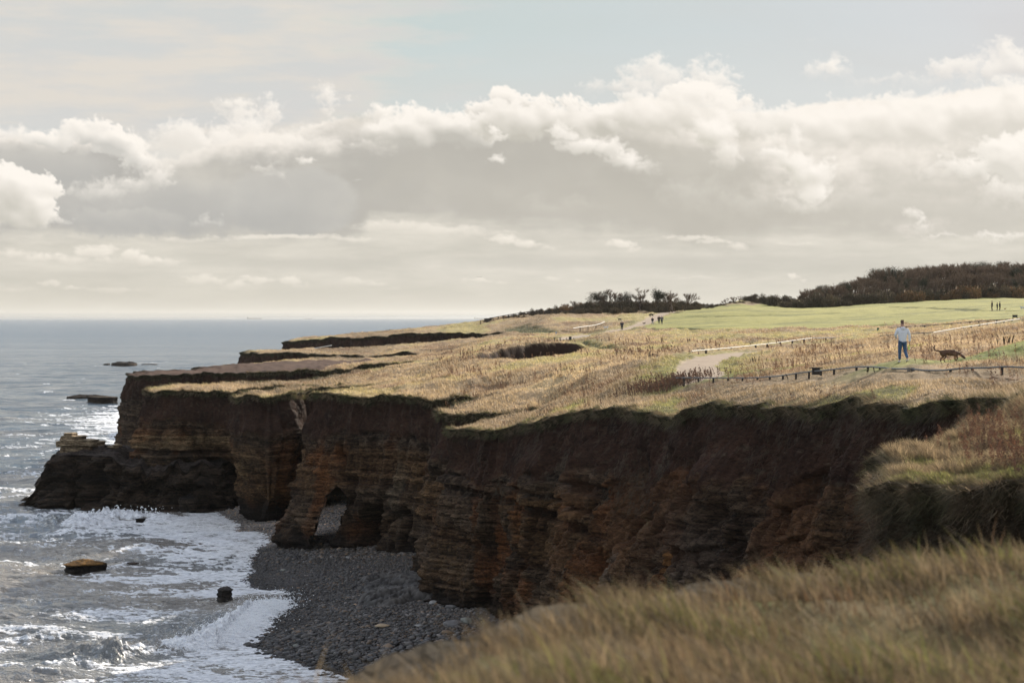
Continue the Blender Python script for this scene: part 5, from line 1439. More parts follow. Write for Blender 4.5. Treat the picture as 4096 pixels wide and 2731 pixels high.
    n = 420; x = (rs.randn(n) * 1.3 - .0) + XY(668, 117)[0]; y = 117 + rs.randn(n) * 2.2; z = Z(x, y); cc = mixc(np.array((.090, .045, .028)) + 0 * x[:, None], np.array((.045, .026, .018)), rs.rand(n))
    docks('dock_stalks', x, y, z, .38 + .35 * rs.rand(n), np.full(n, .03), cc, 47, 'dense dark dock clump at the left end of the grey pipe rail', 12)
    n = 1900
    u = 880 + rs.rand(n) * 260; d = 31 + rs.rand(n) * 14; x = (u - 512) / F * d; y = d
    k = fb2(x * .6, y * .4, 3, .6, 262); ok = inpoly(x, y, LANDF) & (k > -.05) & (x > 8.0 + (y - 30) * .05); x = x[ok]; y = y[ok]; n = len(x)
    z = Z(x, y); cc = mixc(np.array((.120, .055, .030)) + 0 * x[:, None], np.array((.055, .030, .020)), rs.rand(n))
    docks('dock_stalks', x, y, z, .34 + .26 * rs.rand(n), np.full(n, .011), cc, 43, 'dark brown dock stalks standing in the pale grass of the near spur', 46)
# ------------------------------------------------------------------ trees and bushes
def tube_tri(p0, p1, r0, r1, V, Fc, sides=4):
    d = np.array(p1) - np.array(p0); L = np.linalg.norm(d)
    if L < 1e-6: return
    d = d / L; a = np.cross(d, [0, 0, 1.0]); 
    if np.linalg.norm(a) < .1: a = np.cross(d, [1.0, 0, 0])
    a /= np.linalg.norm(a); b = np.cross(d, a); n = len(V)
    for k in range(sides):
        t = 2 * math.pi * k / sides; o = a * math.cos(t) + b * math.sin(t)
        V.append(np.array(p0) + o * r0); V.append(np.array(p1) + o * r1)
    for k in range(sides):
        q = (k + 1) % sides
        Fc.append((n + 2 * k, n + 2 * q, n + 2 * q + 1)); Fc.append((n + 2 * k, n + 2 * q + 1, n + 2 * k + 1))
def tri_mesh(name, V, Fc, col):
    me = raw_mesh(name, np.array(V), np.array(Fc)); c = np.array(col)
    color_attr(me, 'tint', np.broadcast_to(c, (len(V), 3)) if c.ndim == 1 else c)
    return me
def tree_proto(kind, seed, H):
    """kind: bare, leafy (dense clumps at the top), pine"""
    rs = np.random.RandomState(seed); V = []; Fc = []; tips = []
    def grow(p, d, L, r, lv):
        n = 3; q = np.array(p, float)
        for i in range(n):
            d2 = d + rs.randn(3) * .13; d2[2] += .05; d2 /= np.linalg.norm(d2)
            q2 = q + d2 * L / n; tube_tri(q, q2, r * (1 - .28 * i / n), r * (1 - .28 * (i + 1) / n), V, Fc, 5 if lv < 1 else 3)
            q = q2; d = d2
            if lv >= 1 and i: tips.append((q.copy(), d.copy(), lv))
        if lv < (4 if kind == 'bare' else 3):
            for k in range(rs.randint(2, 4) + (1 if lv == 0 else 0)):
                a = rs.rand() * 6.283; sp = rs.uniform(.30, .70) if kind != 'bare' else rs.uniform(.22, .55)
                nd = d + np.array([math.cos(a) * sp, math.sin(a) * sp, rs.uniform(-.1, .25)]); nd /= np.linalg.norm(nd)
                grow(q - d * L * rs.uniform(0, .3), nd, L * rs.uniform(.68, .98) * (1.35 if lv == 0 and kind == 'bare' else 1), max(.018, r * .55), lv + 1)
        tips.append((q.copy(), d.copy(), lv))
    grow((0, 0, -.3), np.array([0, 0, 1.0]), H * (.17 if kind == 'bare' else .30 if kind != 'pine' else .45), H * .028, 0)
    trunk = (V, Fc)
    CV = []; CF = []; CC = []
    T = [t for t in tips if t[2] >= 1]
    def tri(c, d, L, w, col):
        s = np.cross(d, rs.randn(3)); s /= np.linalg.norm(s) + 1e-9; n = len(CV)
        CV.extend([c - s * w, c + s * w, c + d * L]); CF.append((n, n + 1, n + 2)); CC.extend([col] * 3)
    for (p, d, lv) in T:
        if kind == 'bare':
            for k in range(7):
                dd = d + rs.randn(3) * .5 + np.array([0, 0, .25]); dd /= np.linalg.norm(dd)
                tri(p - d * rs.rand() * .3, dd, H * rs.uniform(.04, .11), H * .0026, np.array((.105, .070, .048)) * rs.uniform(.5, 1.6))
        else:
            if kind == 'leafy' and p[2] < H * .45: continue
            for k in range(26 if kind == 'leafy' else 40):
                o = rs.randn(3) * H * (.055 if kind == 'leafy' else .07) * np.array([1.2, 1.2, .8])
                dd = rs.randn(3); dd /= np.linalg.norm(dd)
                tri(p + o, dd, H * .028, H * .010, np.array((.020, .022, .012)) * rs.uniform(.5, 1.9))
    zmax = max(v[2] for v in CV); s = H / zmax
    V = [np.array(v) * s for v in trunk[0]]; CV = [c * s for c in CV]
    return (tri_mesh('trunk', V, trunk[1], (.085, .062, .048)), tri_mesh('crown', CV, CF, np.array(CC)))
def bush_proto(seed, dens=1.0, warm=0.0):
    rs = np.random.RandomState(seed); n = int(2600 * dens)
    lob = [(rs.uniform(-.8, .8), rs.uniform(-.5, .5), rs.uniform(.25, .75), rs.uniform(.35, .6)) for _ in range(7)]
    V = []; 
    k = rs.randint(0, 7, n); L = np.array(lob)[k]
    v = rs.randn(n, 3); v /= np.linalg.norm(v, axis=1)[:, None]; r = rs.rand(n, 1) ** .4
    c = L[:, :3] + v * r * L[:, 3:4]; c[:, 2] = np.abs(c[:, 2])
    d = v * .6 + rs.randn(n, 3) * .5 + np.array([-.1, 0, .6]); d /= np.linalg.norm(d, axis=1)[:, None]
    s = np.cross(d, rs.randn(n, 3)); s /= np.linalg.norm(s, axis=1)[:, None]
    ln = .09 + .13 * rs.rand(n, 1); w = .018 + .02 * rs.rand(n, 1)
    co = np.stack([c - s * w, c + s * w, c + d * ln], 1).reshape(-1, 3)
    base = np.array((.085, .060, .038)) * (1 - warm) + np.array((.190, .095, .038)) * warm
    g = (rs.rand(n) < .25)[:, None]
    col = np.where(g, np.array((.045, .046, .022)), base) * (.5 + 1.1 * rs.rand(n, 1))
    # light and dark clumps
    col = col * (.7 + .6 * (np.array([q for q in rs.rand(7)])[k])[:, None])
    me = raw_mesh('bush', co, np.arange(n * 3).reshape(-1, 3)); color_attr(me, 'tint', np.repeat(col, 3, 0))
    return me
def build_trees():
    leaf = mat_blade('twig_and_leaf', .15, .8); bark = mat_attr('bark', .9, 9.0, .3, .3, 14.0)
    protos = {}
    for k in range(6): protos['bare', k] = tree_proto('bare', 50 + k, 1.0 * 7)
    for k in range(2): protos['leafy', k] = tree_proto('leafy', 70 + k, 7.0)
    protos['pine', 0] = tree_proto('pine', 80, 7.0)
    for a, b in protos.values():
        a.materials.append(bark); b.materials.append(leaf)
    def tree(kind, k, u, d, hgt, label, group, wide=1.0, rot=0.0, dz=-.1):
        x, y = XY(u, d); r = bpy.data.objects.new('tree', None); COL.objects.link(r)
        s = hgt / 7.0; r.location = (x, y, Z1(x, y) + dz); r.rotation_euler = (0, 0, rot); r.scale = (s * wide, s * wide, s)
        r['label'] = label; r['category'] = 'tree'; r['group'] = group
        for nm, me in zip(('trunk', 'crown'), protos[kind, k]):
            o = bpy.data.objects.new(nm, me); COL.objects.link(o); o.parent = r
    d0 = 462
    g = 'trees on the low rise above the sea'
    for i, (u, vt, kind, k, w, lab) in enumerate([(602, 290, 'leafy', 0, 1.05, 'dark leafy tree standing leftmost on the low rise'), (611, 288, 'bare', 0, .9, 'bare tree just right of the leftmost dark leafy tree'), (617, 291, 'bare', 1, .7, 'thin bare tree immediately left of the pine'),
            (626, 289.5, 'pine', 0, 1.0, 'dark bushy pine on the low rise between bare trees'), (640, 287, 'bare', 2, 1.1, 'broad bare tree right of the dark pine'), (656, 286, 'leafy', 1, .85, 'tallest tree on the rise with dark leafy top and open trunk'),
            (673, 288, 'bare', 3, 1.15, 'broad bare tree right of the tallest leafy tree'), (684, 292, 'bare', 4, .9, 'bare tree rightmost of the row on the low rise'), (574, 299, 'bare', 5, .8, 'small bare tree above bushes at the seaward end of the rise'), (566, 301.5, 'bare', 1, .8, 'tiny bare shrub tree nearest the sea on the rise')]):
        base = 309 if u > 590 else 311
        tree(kind, k, u, d0, (base - vt) * d0 / F * 1.12, lab, g, w * 1.35, i * 1.3)
    for i, (u, lab) in enumerate([(728, 'little bare tree left of a pair in the gap between the rise and the wood'), (734, 'low bare tree in the middle of the gap skyline'), (740, 'little bare tree right of a pair in the gap skyline')]):
        tree('bare', i, u, 560, 3.0, lab, 'small bare trees on the skyline gap', 1.0, i)
    rs = np.random.RandomState(77)
    g = 'bare brown trees of the hillside wood'
    topu = [785, 800, 830, 852, 872, 885, 905, 930, 965, 1000, 1030, 1100]; topv = [300, 289, 284, 279, 270, 265, 267, 263, 261, 260.5, 261, 262]
    n = 0
    for row, (dd, step) in enumerate(((488, 3.6), (515, 4.2), (550, 5.0), (590, 6.0), (625, 7.0))):
        u = 786 + row * 14
        while u < 1085:
            uu = u + rs.uniform(-1.5, 1.5); d = dd + rs.uniform(-10, 10) + (uu - 784) * .12
            x, y = XY(uu, d); zb = Z1(x, y); vb = HOR + (CAMZ - zb) * F / d
            vt = np.interp(uu, topu, topv) + rs.uniform(-2.0, 7.0) + (0 if row >= 1 or uu < 850 else (vb - np.interp(uu, topu, topv)) * .28)
            hgt = max(2.2, (vb - vt) * d / F)
            if hgt < 11:
                tree('bare' if rs.rand() > .10 else 'leafy', rs.randint(0, 6) if True else 0, uu, d, hgt, 'bare brown tree of the hillside wood', g, rs.uniform(.75, 1.1), rs.rand() * 6) if False else \
                tree(*(('bare', rs.randint(0, 6)) if rs.rand() > .12 else ('leafy', rs.randint(0, 2))), uu, d, hgt, 'bare brown tree among many in the dense wood on the right hillside', g, rs.uniform(.8, 1.15), rs.rand() * 6)
                n += 1
            u += step * rs.uniform(.75, 1.3)
    # bushes
    bp = [bush_proto(90 + k, 1.0, 0.0) for k in range(5)] + [bush_proto(96 + k, 1.0, .8) for k in range(2)]
    for b in bp: b.materials.append(leaf)
    def bush(k, u, d, w, h, label, group, dz=-.15):
        x, y = XY(u, d); o = bpy.data.objects.new('bush', bp[k]); COL.objects.link(o)
        o.location = (x, y, Z1(x, y) + dz); o.scale = (w / 2.2, w / 2.6, h / 1.15); o.rotation_euler = (0, 0, rs.uniform(-.4, .4))
        o['label'] = label; o['category'] = 'bush'; o['group'] = group
    g = 'bushes on the low rise above the sea'
    tu = [505, 530, 560, 590, 605, 640, 680, 705, 730, 745]; tv = [315.5, 309.5, 305, 301, 299, 300, 299.5, 302, 306, 308]
    u = 506
    while u < 742:
        vt = np.interp(u, tu, tv) + rs.uniform(-.8, 1.5); d = np.interp(u, [500, 560, 640, 740], [445, 452, 466, 500]) + rs.uniform(-5, 5)
        x, y = XY(u, d); vb = HOR + (CAMZ - Z1(x, y)) * F / d
        h = max(.7, (vb - vt) * d / F)
        bush(rs.randint(0, 5) if rs.rand() > .12 else 5, u, d, max(1.6, h * 1.5), h, 'dark brown bush packed among others on the low rise', g)
        if rs.rand() < .75: bush(rs.randint(0, 5), u + 2, d - 9, max(1.2, h), h * .55, 'dark brown bush packed among others on the low rise', g)
        u += rs.uniform(3.2, 5.5)
    g = 'undergrowth along the foot of the wood'
    u = 745
    while u < 1060:
        d = np.interp(u, [745, 784, 1024], [505, 476, 508]) + rs.uniform(-3, 3)
        warm = u > 890
        h = (1.6 + 1.9 * rs.rand()) * (1.0 if u > 785 else .55 + (u - 745) / 90)
        bush((5 + rs.randint(0, 2)) if (warm and rs.rand() < .7) else rs.randint(0, 5), u, d, h * 1.9, h, ('low russet bush in the hedge along the foot of the wood' if warm else 'low dark bush in the thicket along the foot of the wood'), g)
        u += rs.uniform(3.5, 6)
# ------------------------------------------------------------------ people, dogs, rails, benches
def skin_obj(name, verts, edges, mat, parent=None, sub=2, root=0):
    me = bpy.data.meshes.new(name); me.from_pydata([v[:3] for v in verts], edges, []); me.update()
    o = new_obj(name, me, mat, parent)
    md = o.modifiers.new('skin', 'SKIN'); md.use_smooth_shade = True
    if not me.skin_vertices: 
        pass
    sv = me.skin_vertices[0].data if me.skin_vertices else None
    if sv is not None:
        for i, v in enumerate(verts):
            r = v[3]; sv[i].radius = (r, r) if len(v) < 5 else (v[3], v[4])
            sv[i].use_root = (i == root)
    s = o.modifiers.new('sub', 'SUBSURF'); s.levels = sub; s.render_levels = sub
    return o
def person(loc, rot, hgt, label, skin, top, legs, shoe, hair, pose='walk', coat=False, group=None, build=1.0, armL=None, armR=None, hood=False, stride=.16, lift='R', near=False, bald=False):
    r = bpy.data.objects.new('person', None); COL.objects.link(r)
    r.location = loc; r.rotation_euler = (0, 0, rot); s = hgt / 1.8; r.scale = (s, s, s)
    r['label'] = label; r['category'] = 'person'
    if group: r['group'] = group
    L = -1; Rr = 1
    # joints, facing +y
    kn = {}; an = {}; to = {}
    sg = 1 if lift == 'R' else -1
    # trailing leg on side sg: heel up behind; other leg under the body
    hip = {s_: (.095 * s_, 0, .93) for s_ in (-1, 1)}
    kn[sg] = (.12 * sg, .02, .50); an[sg] = (.13 * sg, -stride * 1.5, .17); to[sg] = (.135 * sg, -stride * .55 - .02, .03)
    kn[-sg] = (-.105 * sg, .07, .49); an[-sg] = (-.10 * sg, stride * .45, .085); to[-sg] = (-.11 * sg, stride * .45 + .17, .03)
    AL = armL or [(-.27, -.03, 1.19), (-.27, .06, .96), (-.27, .09, .86)]
    AR = armR or [(.27, -.03, 1.17), (.28, .02, .92), (.28, .04, .82)]
    b = build
    V = [(0, 0, .96, .07 * b, .07 * b), (0, 0, 1.15, .08 * b, .07 * b), (0, .0, 1.34, .10 * b, .085 * b), (0, .0, 1.47, .075), (0, .015, 1.54, .055), (0, .03, 1.62, .075), (0, .03, 1.72, .078),
         (hip[-1][0], 0, .91, .07 * b), (*kn[-1], .058), (*an[-1], .038), (*to[-1], .03), (hip[1][0], 0, .91, .07 * b), (*kn[1], .058), (*an[1], .038), (*to[1], .03),
         (-.19 * b, 0, 1.43, .060), (*AL[0], .043), (*AL[1], .030), (*AL[2], .028), (.19 * b, 0, 1.43, .060), (*AR[0], .043), (*AR[1], .030), (*AR[2], .028),
         (0, .12, 1.645, .012), (-.085, .02, 1.65, .013), (.085, .02, 1.65, .013)]
    E_ = [(0, 1), (1, 2), (2, 3), (3, 4), (4, 5), (5, 6), (0, 7), (7, 8), (8, 9), (9, 10), (0, 11), (11, 12), (12, 13), (13, 14), (2, 15), (15, 16), (16, 17), (17, 18), (2, 19), (19, 20), (20, 21), (21, 22), (5, 23), (5, 24), (5, 25)]
    # five fingers on each hand
    for base, sd_ in ((18, -1), (22, 1)):
        w = np.array(V[base][:3]); p = np.array(V[base - 1][:3]); d = w - p; d = d / (np.linalg.norm(d) + 1e-9)
        side = np.array([0, 1.0, 0]); inn = np.array([-sd_ * 1.0, 0, 0])
        for k, (off, ln) in enumerate(((.026, .060), (.009, .068), (-.009, .064), (-.026, .052))):
            a = len(V); m = w + side * off + d * ln * .5 + inn * .006; t = w + side * off * 1.05 + d * ln * .85 + inn * .028
            V += [(*m, .009), (*t, .008)]; E_ += [(base, a), (a, a + 1)]
        a = len(V); m = w - d * .02 + side * .035 + inn * .01; t = m + d * .035 + side * .012; V += [(*m, .010), (*t, .009)]; E_ += [(base, a), (a, a + 1)]
    skin_obj('body', V, E_, skin, r, 1 if not near else 2)
    f = 1.22
    TV = [(0, 0, .83 if not coat else .62, .165 * b, .125 * b), (0, 0, 1.12, .160 * b, .125 * b), (0, 0, 1.34, .178 * b, .128 * b), (0, .005, 1.49, .085), (-.19 * b, 0, 1.42, .083), (*AL[0], .064), (*AL[1], .047), (.19 * b, 0, 1.42, .083), (*AR[0], .064), (*AR[1], .047), (0, 0, 1.52, .062)]
    TE = [(0, 1), (1, 2), (2, 3), (2, 4), (4, 5), (5, 6), (2, 7), (7, 8), (8, 9), (3, 10)]
    skin_obj('coat' if coat else 'jacket' if not hood else 'hoodie', TV, TE, top, r, 2, 1)
    if hood:
        skin_obj('hood', [(-.085, -.045, 1.50, .045), (0, -.095, 1.475, .055), (.085, -.045, 1.50, .045), (0, -.075, 1.41, .05)], [(0, 1), (1, 2), (1, 3)], top, r, 2, 1)
    LV = [(0, 0, 1.0, .135 * b, .110 * b), (-.092, 0, .86, .103 * b), (*kn[-1], .077), (an[-1][0], an[-1][1], an[-1][2] + .03, .062), (.092, 0, .86, .103 * b), (*kn[1], .077), (an[1][0], an[1][1], an[1][2] + .03, .062)]
    skin_obj('trousers', LV, [(0, 1), (1, 2), (2, 3), (0, 4), (4, 5), (5, 6)], legs, r, 2)
    for s_ in (-1, 1):
        a_, t_ = np.array(an[s_]), np.array(to[s_]); h_ = a_ + np.array([0, -.05, -.045])
        m_ = (h_ + t_) / 2
        skin_obj('shoe', [(*(h_), .045), (*(m_ + np.array([0, 0, .01])), .048, .042), (*t_, .042, .034)], [(0, 1), (1, 2)], shoe, r, 2, 1)
    if bald: skin_obj('hair', [(0, -.012, 1.665, .070), (0, .000, 1.735, .070), (0, .03, 1.765, .050)], [(0, 1), (1, 2)], hair, r, 2, 1)
    else: skin_obj('hair', [(0, -.015, 1.60, .062), (0, -.012, 1.68, .084), (0, .02, 1.755, .070)], [(0, 1), (1, 2)], hair, r, 2, 1)
    return r
def dog(loc, rot, s, label, coat, pose='sniff', group=None, patch=None, tail='up'):
    """body length about .75 at s=1, shoulder .50; facing +x"""
    r = bpy.data.objects.new('dog', None); COL.objects.link(r); r.location = loc; r.rotation_euler = (0, 0, rot); r.scale = (s, s, s)
    r['label'] = label; r['category'] = 'dog'
    if group: r['group'] = group
    head = [(.42, 0, .42, .075), (.52, 0, .33, .060), (.59, 0, .27, .070), (.67, 0, .20, .045), (.71, 0, .17, .036)] if pose == 'sniff' else [(.40, 0, .52, .08), (.46, 0, .62, .062), (.53, 0, .68, .065), (.64, 0, .665, .038), (.69, 0, .655, .028)]
    V = [(-.28, 0, .43, .115, .120), (-.10, 0, .44, .125, .125), (.12, 0, .43, .135, .140), (.30, 0, .43, .115, .135)] + head
    E_ = [(i, i + 1) for i in range(8)]
    def leg(base, pts):
        i0 = len(V)
        for k, p in enumerate(pts): V.append(p); E_.append((base if k == 0 else i0 + k - 1, i0 + k))
    leg(0, [(-.30, .08, .34, .072), (-.22, .085, .25, .046), (-.36, .085, .15, .026), (-.36, .085, .03, .024), (-.31, .085, .02, .024)])
    leg(0, [(-.26, -.08, .34, .072), (-.12, -.085, .26, .046), (-.24, -.085, .15, .026), (-.20, -.085, .03, .024), (-.15, -.085, .02, .024)])
    leg(3, [(.30, .08, .30, .050), (.26, .085, .17, .030), (.30, .085, .03, .024), (.35, .085, .02, .024)])
    leg(3, [(.32, -.08, .30, .050), (.36, -.085, .17, .030), (.30, -.085, .10, .022), (.33, -.085, .07, .022)])
    if tail == 'up': leg(0, [(-.40, 0, .49, .036), (-.52, 0, .50, .034), (-.62, 0, .55, .034), (-.66, 0, .65, .032), (-.60, 0, .75, .026)])
    else: leg(0, [(-.42, 0, .42, .032), (-.54, 0, .36, .024), (-.64, 0, .34, .018)])
    h = head[2]
    body = skin_obj('body', V, E_, coat, r, 2, 2)
    for s_ in (-1, 1):
        skin_obj('ear', [(h[0] - .02, .05 * s_, h[2] + .05, .022), (h[0] - .03, .085 * s_, h[2] - .01, .026), (h[0] - .02, .09 * s_, h[2] - .07, .018)], [(0, 1), (1, 2)], patch or coat, r, 1, 1)
    if patch and pose != 'sniff2':
        skin_obj('patch', [(-.22, 0, .455, .112, .112), (-.08, 0, .465, .110, .110)], [(0, 1)], patch, r, 1)
    return r

def box_bm(bm, c, s, rz=0.0, bev=0.0):
    m = Matrix.Translation(Vector(c)) @ Matrix.Rotation(rz, 4, 'Z') @ Matrix.Diagonal(Vector((*s, 1)))
    r = bmesh.ops.create_cube(bm, size=1.0, matrix=m)
    if bev > 0:
        ed = list({e for v in r['verts'] for e in v.link_edges})
        bmesh.ops.bevel(bm, geom=ed, offset=bev, segments=1, affect='EDGES')
def bm_obj(name, bm, mat, parent=None, **k):
    me = bpy.data.meshes.new(name); bm.to_mesh(me); bm.free(); return new_obj(name, me, mat, parent, **k)
def at_height(u, v, h, d0=40., d1=600.):
    d = np.exp(np.linspace(math.log(d0), math.log(d1), 1500)); x = (u - 512) / F * d
    vv = HOR + (CAMZ - T0(x, d) - h) * F / d
    hit = np.where((vv[:-1] > v) & (vv[1:] <= v))[0]
    k = hit[-1] if len(hit) else int(np.argmin(np.abs(vv - v)))
    return float(x[k]), float(d[k])
def rail(label, pts, posts, h, rr, mrail, mpost, seed=0, pw=.10, group=None, fixd=None, name='knee_rail', rails=1, dgap=.35, poststick=.0, flat=False):
    """low rail on stub posts; pts are bearings and rows of the rail's top in the photograph, set on the ground"""
    P = []
    for i, (u, v) in enumerate(pts):
        if fixd is not None: d = np.interp(u, fixd[0], fixd[1]); x, y = XY(u, d); P.append((x, y, Z1(x, y) * 0 + CAMZ - (v - HOR) * d / F))
        else:
            x, y = at_height(u, v, h); P.append((x, y, CAMZ - (v - HOR) * y / F))
    P = np.array(P)
    us = np.array([p[0] for p in pts])
    base = P[len(P) // 2].copy(); base[2] -= h
    r = bpy.data.objects.new(name, None); COL.objects.link(r); r.location = tuple(base); r['label'] = label; r['category'] = 'rail' if name != 'fence' else 'fence'
    if group: r['group'] = group
    S = smooth_line(P, 5) - base
    for q in range(rails):
        bm = bmesh.new(); prev = None; ns = 8
        dir_ = np.gradient(S, axis=0)
        for i, p in enumerate(S):
            t = Vector(dir_[i]).normalized(); a = t.cross(Vector((0, 0, 1))).normalized(); b = a.cross(t).normalized()
            ring = [bm.verts.new(Vector(p) - Vector((0, 0, q * dgap)) + a * (math.cos(2 * math.pi * k / ns) * rr * (1.0 if not flat else .6)) + b * (math.sin(2 * math.pi * k / ns) * rr)) for k in range(ns)]
            if prev:
                for k in range(ns): bm.faces.new((prev[k], prev[(k + 1) % ns], ring[(k + 1) % ns], ring[k]))
            else: bm.faces.new(ring[::-1])
            prev = ring
        bm.faces.new(prev)
        bm_obj('rail', bm, mrail, r)
    order = np.argsort(us)
    for pu in posts:
        x = np.interp(pu, us[order], P[order, 0]); y = np.interp(pu, us[order], P[order, 1]); zt = np.interp(pu, us[order], P[order, 2])
        zg = Z1(x, y) - .15
        bm = bmesh.new(); zg = min(zg, zt - .25)
        box_bm(bm, (0, 0, (zt + poststick - .5 * rr - zg) / 2), (pw, pw, zt + poststick - .5 * rr - zg), .3, pw * .12)
        o = bm_obj('post', bm, mpost, r); o.location = (x - base[0], y - base[1], zg - base[2])
    return r
def spaced(a, b, st):
    n = max(1, int(round(abs(b - a) / st))); return [a + (b - a) * k / n for k in range(n + 1)]

def build_objects():
    skin = mat_plain('skin', (.42, .25, .18), .55); grey = mat_plain('pale_sweat_cloth', (.60, .61, .65), .9, amp=.08, scale=40, bump=.2); jean = mat_plain('blue_denim', (.050, .090, .165), .85, amp=.35, scale=18, bump=.2)
    sole = mat_plain('pale_shoe', (.55, .50, .45), .7); short = mat_plain('cropped_hair', (.105, .062, .045), .8); navy = mat_plain('navy_cloth', (.012, .016, .030), .85); black = mat_plain('black_cloth', (.010, .010, .012), .85)
    white_h = mat_plain('white_hair', (.60, .57, .52), .8); dark_h = mat_plain('dark_hair', (.015, .012, .010), .7); greyc = mat_plain('grey_jacket', (.10, .10, .105), .85); bshoe = mat_plain('dark_shoe', (.02, .018, .016), .6); ltro = mat_plain('pale_trousers', (.25, .25, .28), .85)
    lime = mat_plain('lime_plastic', (.45, .75, .08), .4)
    def stand(u, v, a=60., b=120.):
        d = np.linspace(a, b, 400); x = (u - 512) / F * d; vv = HOR + (CAMZ - Z(x, d)) * F / d
        k = int(np.argmin(np.abs(vv - v))); return float(x[k]), float(d[k])
    x, y = stand(902.5, 362.0, 80, 96)
    man = person((x, y, Z1(x, y) + .0), R(4), 1.80, 'person in pale grey hoodie and blue jeans walking away across the cliff top', skin, grey, jean, sole, short, near=True, hood=True, stride=.21, lift='R', build=1.12, bald=True,
                 armL=[(-.31, .0, 1.19), (-.22, .18, 1.05), (-.14, .25, 1.06)], armR=[(.30, -.03, 1.17), (.315, .01, .90), (.32, .03, .81)])
    bm = bmesh.new()
    pts = [(0, 0, .04), (0, .01, -.02), (-.02, .03, -.10), (-.04, .05, -.17), (-.035, .07, -.22), (.0, .075, -.235), (.02, .07, -.20)]
    ball = skin_obj('ball_thrower', [(*p, .013 if i < 4 else .026) for i, p in enumerate(pts)], [(i, i + 1) for i in range(6)], lime, None, 2)
    ball.location = (x + .32, y + .05, Z1(x, y) + .80); ball['label'] = 'lime green ball thrower in the right hand of the person in grey hoodie'; ball['category'] = 'dog toy'; bm.free()
    # the brown dog
    brown = mat_plain('brown_coat', (.085, .042, .024), .75, amp=.35, scale=25, bump=.6); darkb = mat_plain('dark_brown_ear', (.045, .022, .014), .8); blk = mat_plain('black_coat', (.010, .009, .009), .7); wht = mat_plain('white_coat', (.55, .53, .50), .8, amp=.1); rust = mat_plain('russet_coat', (.16, .055, .022), .8)
    x, y = stand(949, 362.0, 80, 96); dog((x, y, Z1(x, y)), R(-6), .98, 'brown curly dog sniffing the turf right of the walking person, tail curled up', brown, 'sniff', patch=None)
    def P_(u, v, *a, dd=None, **k):
        x, y = ground_at(u, v, 60, 600) if dd is None else XY(u, dd)
        z = Z1(x, y); z = max(z, CAMZ - (v - HOR) * y / F) if dd is not None else z
        return (x, y, z)
    person(P_(622, 330.4, dd=342), R(175), 1.76, 'person alone in a long navy coat on the far path by the dogs', skin, navy, navy, bshoe, white_h, coat=True, stride=.08, build=1.15)
    person(P_(652.5, 331.8, dd=372), R(200), 1.50, 'short white haired person in black jacket beside the green bin', skin, black, ltro, bshoe, white_h, stride=.08, build=1.2)
    person(P_(659, 331.8, dd=372), R(185), 1.66, 'white haired person in black jacket, left of a strolling couple', skin, black, navy, bshoe, white_h, stride=.10, build=1.2)
    person(P_(661.8, 331.8, dd=370), R(170), 1.74, 'person in grey jacket, right of a strolling couple', skin, greyc, navy, bshoe, white_h, stride=.10, build=1.2)
    z0 = None
    person(P_(992, 310.4, dd=352), R(95), 1.80, 'person in black walking alone ahead of a couple on the green field', skin, black, black, bshoe, dark_h, stride=.12, build=1.15, coat=True)
    person(P_(997.2, 310.3, dd=352), R(-80), 1.46, 'shorter black clad person on the left of the couple on the green field', skin, black, black, bshoe, dark_h, stride=.12)
    person(P_(999.8, 310.3, dd=352), R(-80), 1.62, 'taller black clad person on the right of the couple, holding a dog lead', skin, black, black, bshoe, dark_h, stride=.15, build=1.1)
    for (u, v, dd, rot, s, lab, c, pz, pt, tl) in [(1005, 309.2, 352, 0, .42, 'small russet dog trotting on the green field in front of the couple', rust, 'up', None, 'up'), (1023, 309.4, 345, 180, .95, 'white dog with grey back at the right edge of the green field', wht, 'up', greyc, 'down'),
                                                 (606, 328.9, 338, 0, .85, 'black and white dog standing on the straw slope left of the far path', wht, 'up', blk, 'up'), (620, 320.4, 400, 190, .80, 'black dog on the slope just above the person in navy', blk, 'up', None, 'down'),
                                                 (651.5, 316.6, 430, 200, 1.15, 'black dog farthest up beside the straw coloured bank', blk, 'sniff', None, 'up'), (644, 324.0, 385, 20, .6, 'small black dog at the verge of the far path', blk, 'up', None, 'up')]:
        x, y = XY(u, dd); z = max(Z1(x, y), CAMZ - (v - HOR) * y / F); dog((x, y, z), R(rot), s, lab, c, pz, None, pt, tl)
    # ---- rails
    gal = mat_plain('weathered_pipe', (.115, .125, .130), .5, .3); wood = mat_plain('dark_weathered_wood', (.045, .036, .030), .9, bump=.4); whitep = mat_plain('white_rail_paint', (.52, .49, .43), .6, amp=.25, scale=3); darkr = mat_plain('dark_rail', (.035, .038, .036), .6); oldw = mat_plain('grey_wood', (.16, .14, .12), .9, bump=.4)
    pts = [(1075, 368.5), (1050, 368), (1024, 367), (1005, 366.3), (985, 367.3), (962, 368), (943, 369.8), (925, 369.8), (911, 368.6), (895, 368.2), (880, 367.0), (868, 366.3), (856, 366.6), (845, 367.6), (834, 368.8), (822, 370.2), (809, 371.2), (796, 373), (780, 375.4), (760, 377), (742, 377.5), (728, 377.5), (713, 377.4), (698, 377.3), (676, 377.3)]
    r1 = rail('long grey pipe rail on stub posts in front of the person in the grey hoodie', pts, [1052, 1026, 1002, 972.5, 950.5, 929.5, 894.7, 880, 868, 856.5, 834, 821, 809, 796, 783, 770, 757.6, 742.5, 728, 713.4, 698.6, 684], .40, .032, gal, wood,
              fixd=([650, 700, 760, 840, 902, 950, 1024, 1075], [117, 112, 103, 91, 81.5, 78, 74, 71]), pw=.085)
    rb = r1.location
